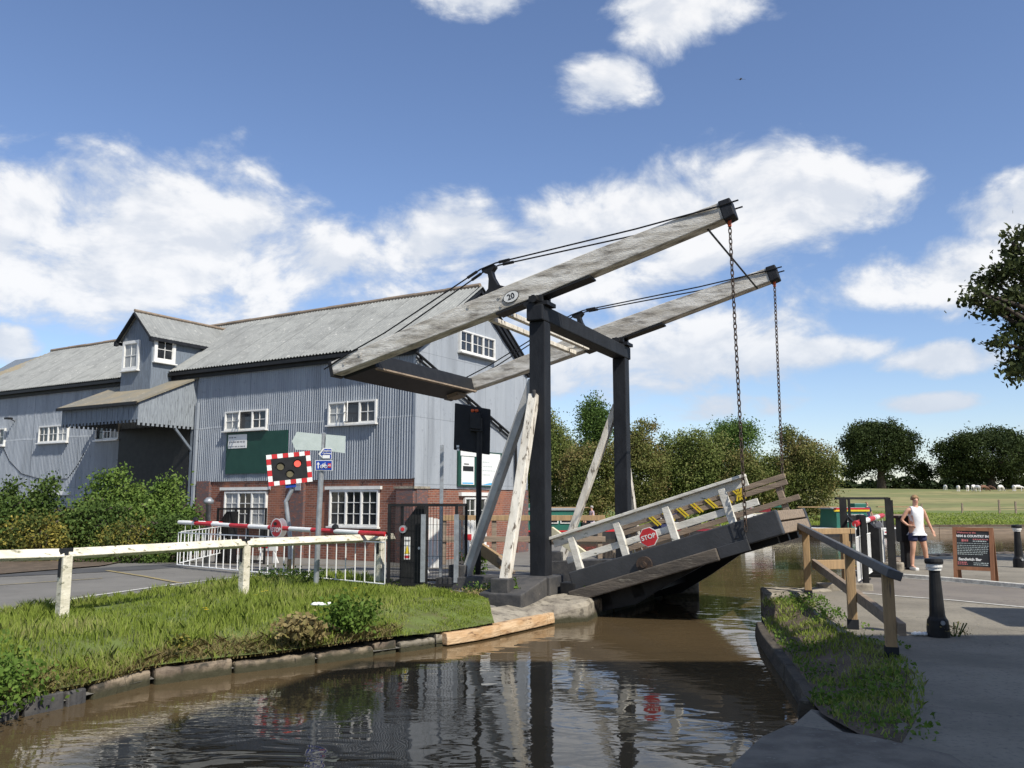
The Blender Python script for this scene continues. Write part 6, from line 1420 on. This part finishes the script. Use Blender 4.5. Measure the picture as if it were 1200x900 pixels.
cow_me = {}
CS = .82
def cow(px, Y, rz, label, mk='cow', head=True, s=1.0):
    x = (px-600)/F*Y; J = [(0,0,1.05,.34),(-.6,0,1.08,.3),(.55,0,1.05,.3),(.95,0,1.0 if not head else .9,.17),(1.2,0,1.15 if not head else .5,.12),(1.42,0,1.1 if not head else .2,.1),(1.55,0,1.03 if not head else .08,.07)]
    E = [(0,1),(0,2),(2,3),(3,4),(4,5),(5,6)]
    for (bx, by, par) in ((-.65,-.17,1),(-.65,.17,1),(.55,-.16,2),(.55,.16,2)):
        J += [(bx,by,.78,.13),(bx+(.08 if par == 1 else 0),by,.42,.065),(bx+(-.03 if par == 1 else .02),by,.06,.05)]; k = len(J); E += [(par,k-3),(k-3,k-2),(k-2,k-1)]
    J += [(-.93,0,1.15,.04),(-.98,0,.6,.03)]; E += [(1,len(J)-2),(len(J)-2,len(J)-1)]
    for sy in (-1,1): J.append((1.15 if head else 1.15, sy*.17, .62 if head else 1.28, .04)); E.append((4,len(J)-1))
    key = (mk, head)
    if key not in cow_me: o = skin_mesh('cow', J, E, 0, M[mk], None, 1); cow_me[key] = o
    else: o = cow_me[key].copy(); C.objects.link(o)
    o.location = (x, Y, hF(x,Y)); o.rotation_euler = (0,0,rz); o.scale = (s*CS,)*3; tag(o, label, 'cow', 'cows grazing in the field')
cow(1104,158,R(80),'small pale cow at the far left of the herd',s=.9)
cow(1119,150,R(70),'white cow with a dark patch, second from the left of the herd',head=False)
cow(1130,150,R(60),'white cow third from the left of the herd')
cow(1137,153,R(40),'white cow left of the close pair in the herd')
cow(1141.5,149,R(100),'white cow just left of the brown cow')
cow(1149,150,R(10),'brown and white cow in the middle of the herd','cow_b')
cow(1157,157,R(-60),'dark small cow right of the brown one','cow_b',s=.8)
cow(1168.5,150,R(30),'white cow grazing alone right of the middle group')
cow(1184,149,R(70),'left cow of the pair at the right end of the herd')
cow(1189,150,R(-15),'rightmost cow of the pair near the border with its dark head down')
b = MB(); b.prism([(-.25,0,0),(0,.06,.03),(.25,0,0),(0,-.06,-.02)], (0,0,.01)); b.prism([(-.04,-.1,-.02),(.04,-.1,-.02),(.03,.12,.02),(-.03,.12,.02)], (0,0,.04)); o = b.build('bird', 'black'); o.location = at(868,93,40); tag(o, 'tiny dark bird flying high above the bridge beam', 'bird')

# rough grass and reeds along the far bank
rng = np.random.default_rng(5)
n = 60000; x = rng.uniform(-5, 46, n); dy = rng.uniform(0, 1, n)**1.6*28; y = np.array([bankY(a) for a in x])+.55+dy
P = np.column_stack([x, y, [hF(a, c) for a, c in zip(x, y)]]); cl_ = np.sin(x*.9+np.sin(y*.7)*2)*np.sin(y*.8+x*.3); P[:,2] += rng.uniform(0,1,n)*(.05+.14*(cl_ > .6)); P = P[rng.uniform(0,1,n) < .35+.65*(cl_ > .0)]
tag(link('far_bank_grass', npmesh('far_bank_grass', leafverts(P, .16, rng, 1.0, .35), 4), 'grass'), kind='stuff')

# fallen leaves and grit on the towpath and road
rng = np.random.default_rng(9)
q = rng.uniform((3.2,4.8), (12,19), (1500,2)); q = q[(q[:,0] > 3.9+.0*q[:,1])]; P = np.column_stack([q, np.full(len(q), .008)+rng.uniform(0,.008,len(q))])
V = leafverts(P, .028, rng, 0, .7); V[:,2] = .006+np.abs(V[:,2]-.008)*.25
tag(link('fallen_leaves', npmesh('fallen_leaves', V, 4), 'grass_dry'), kind='stuff')
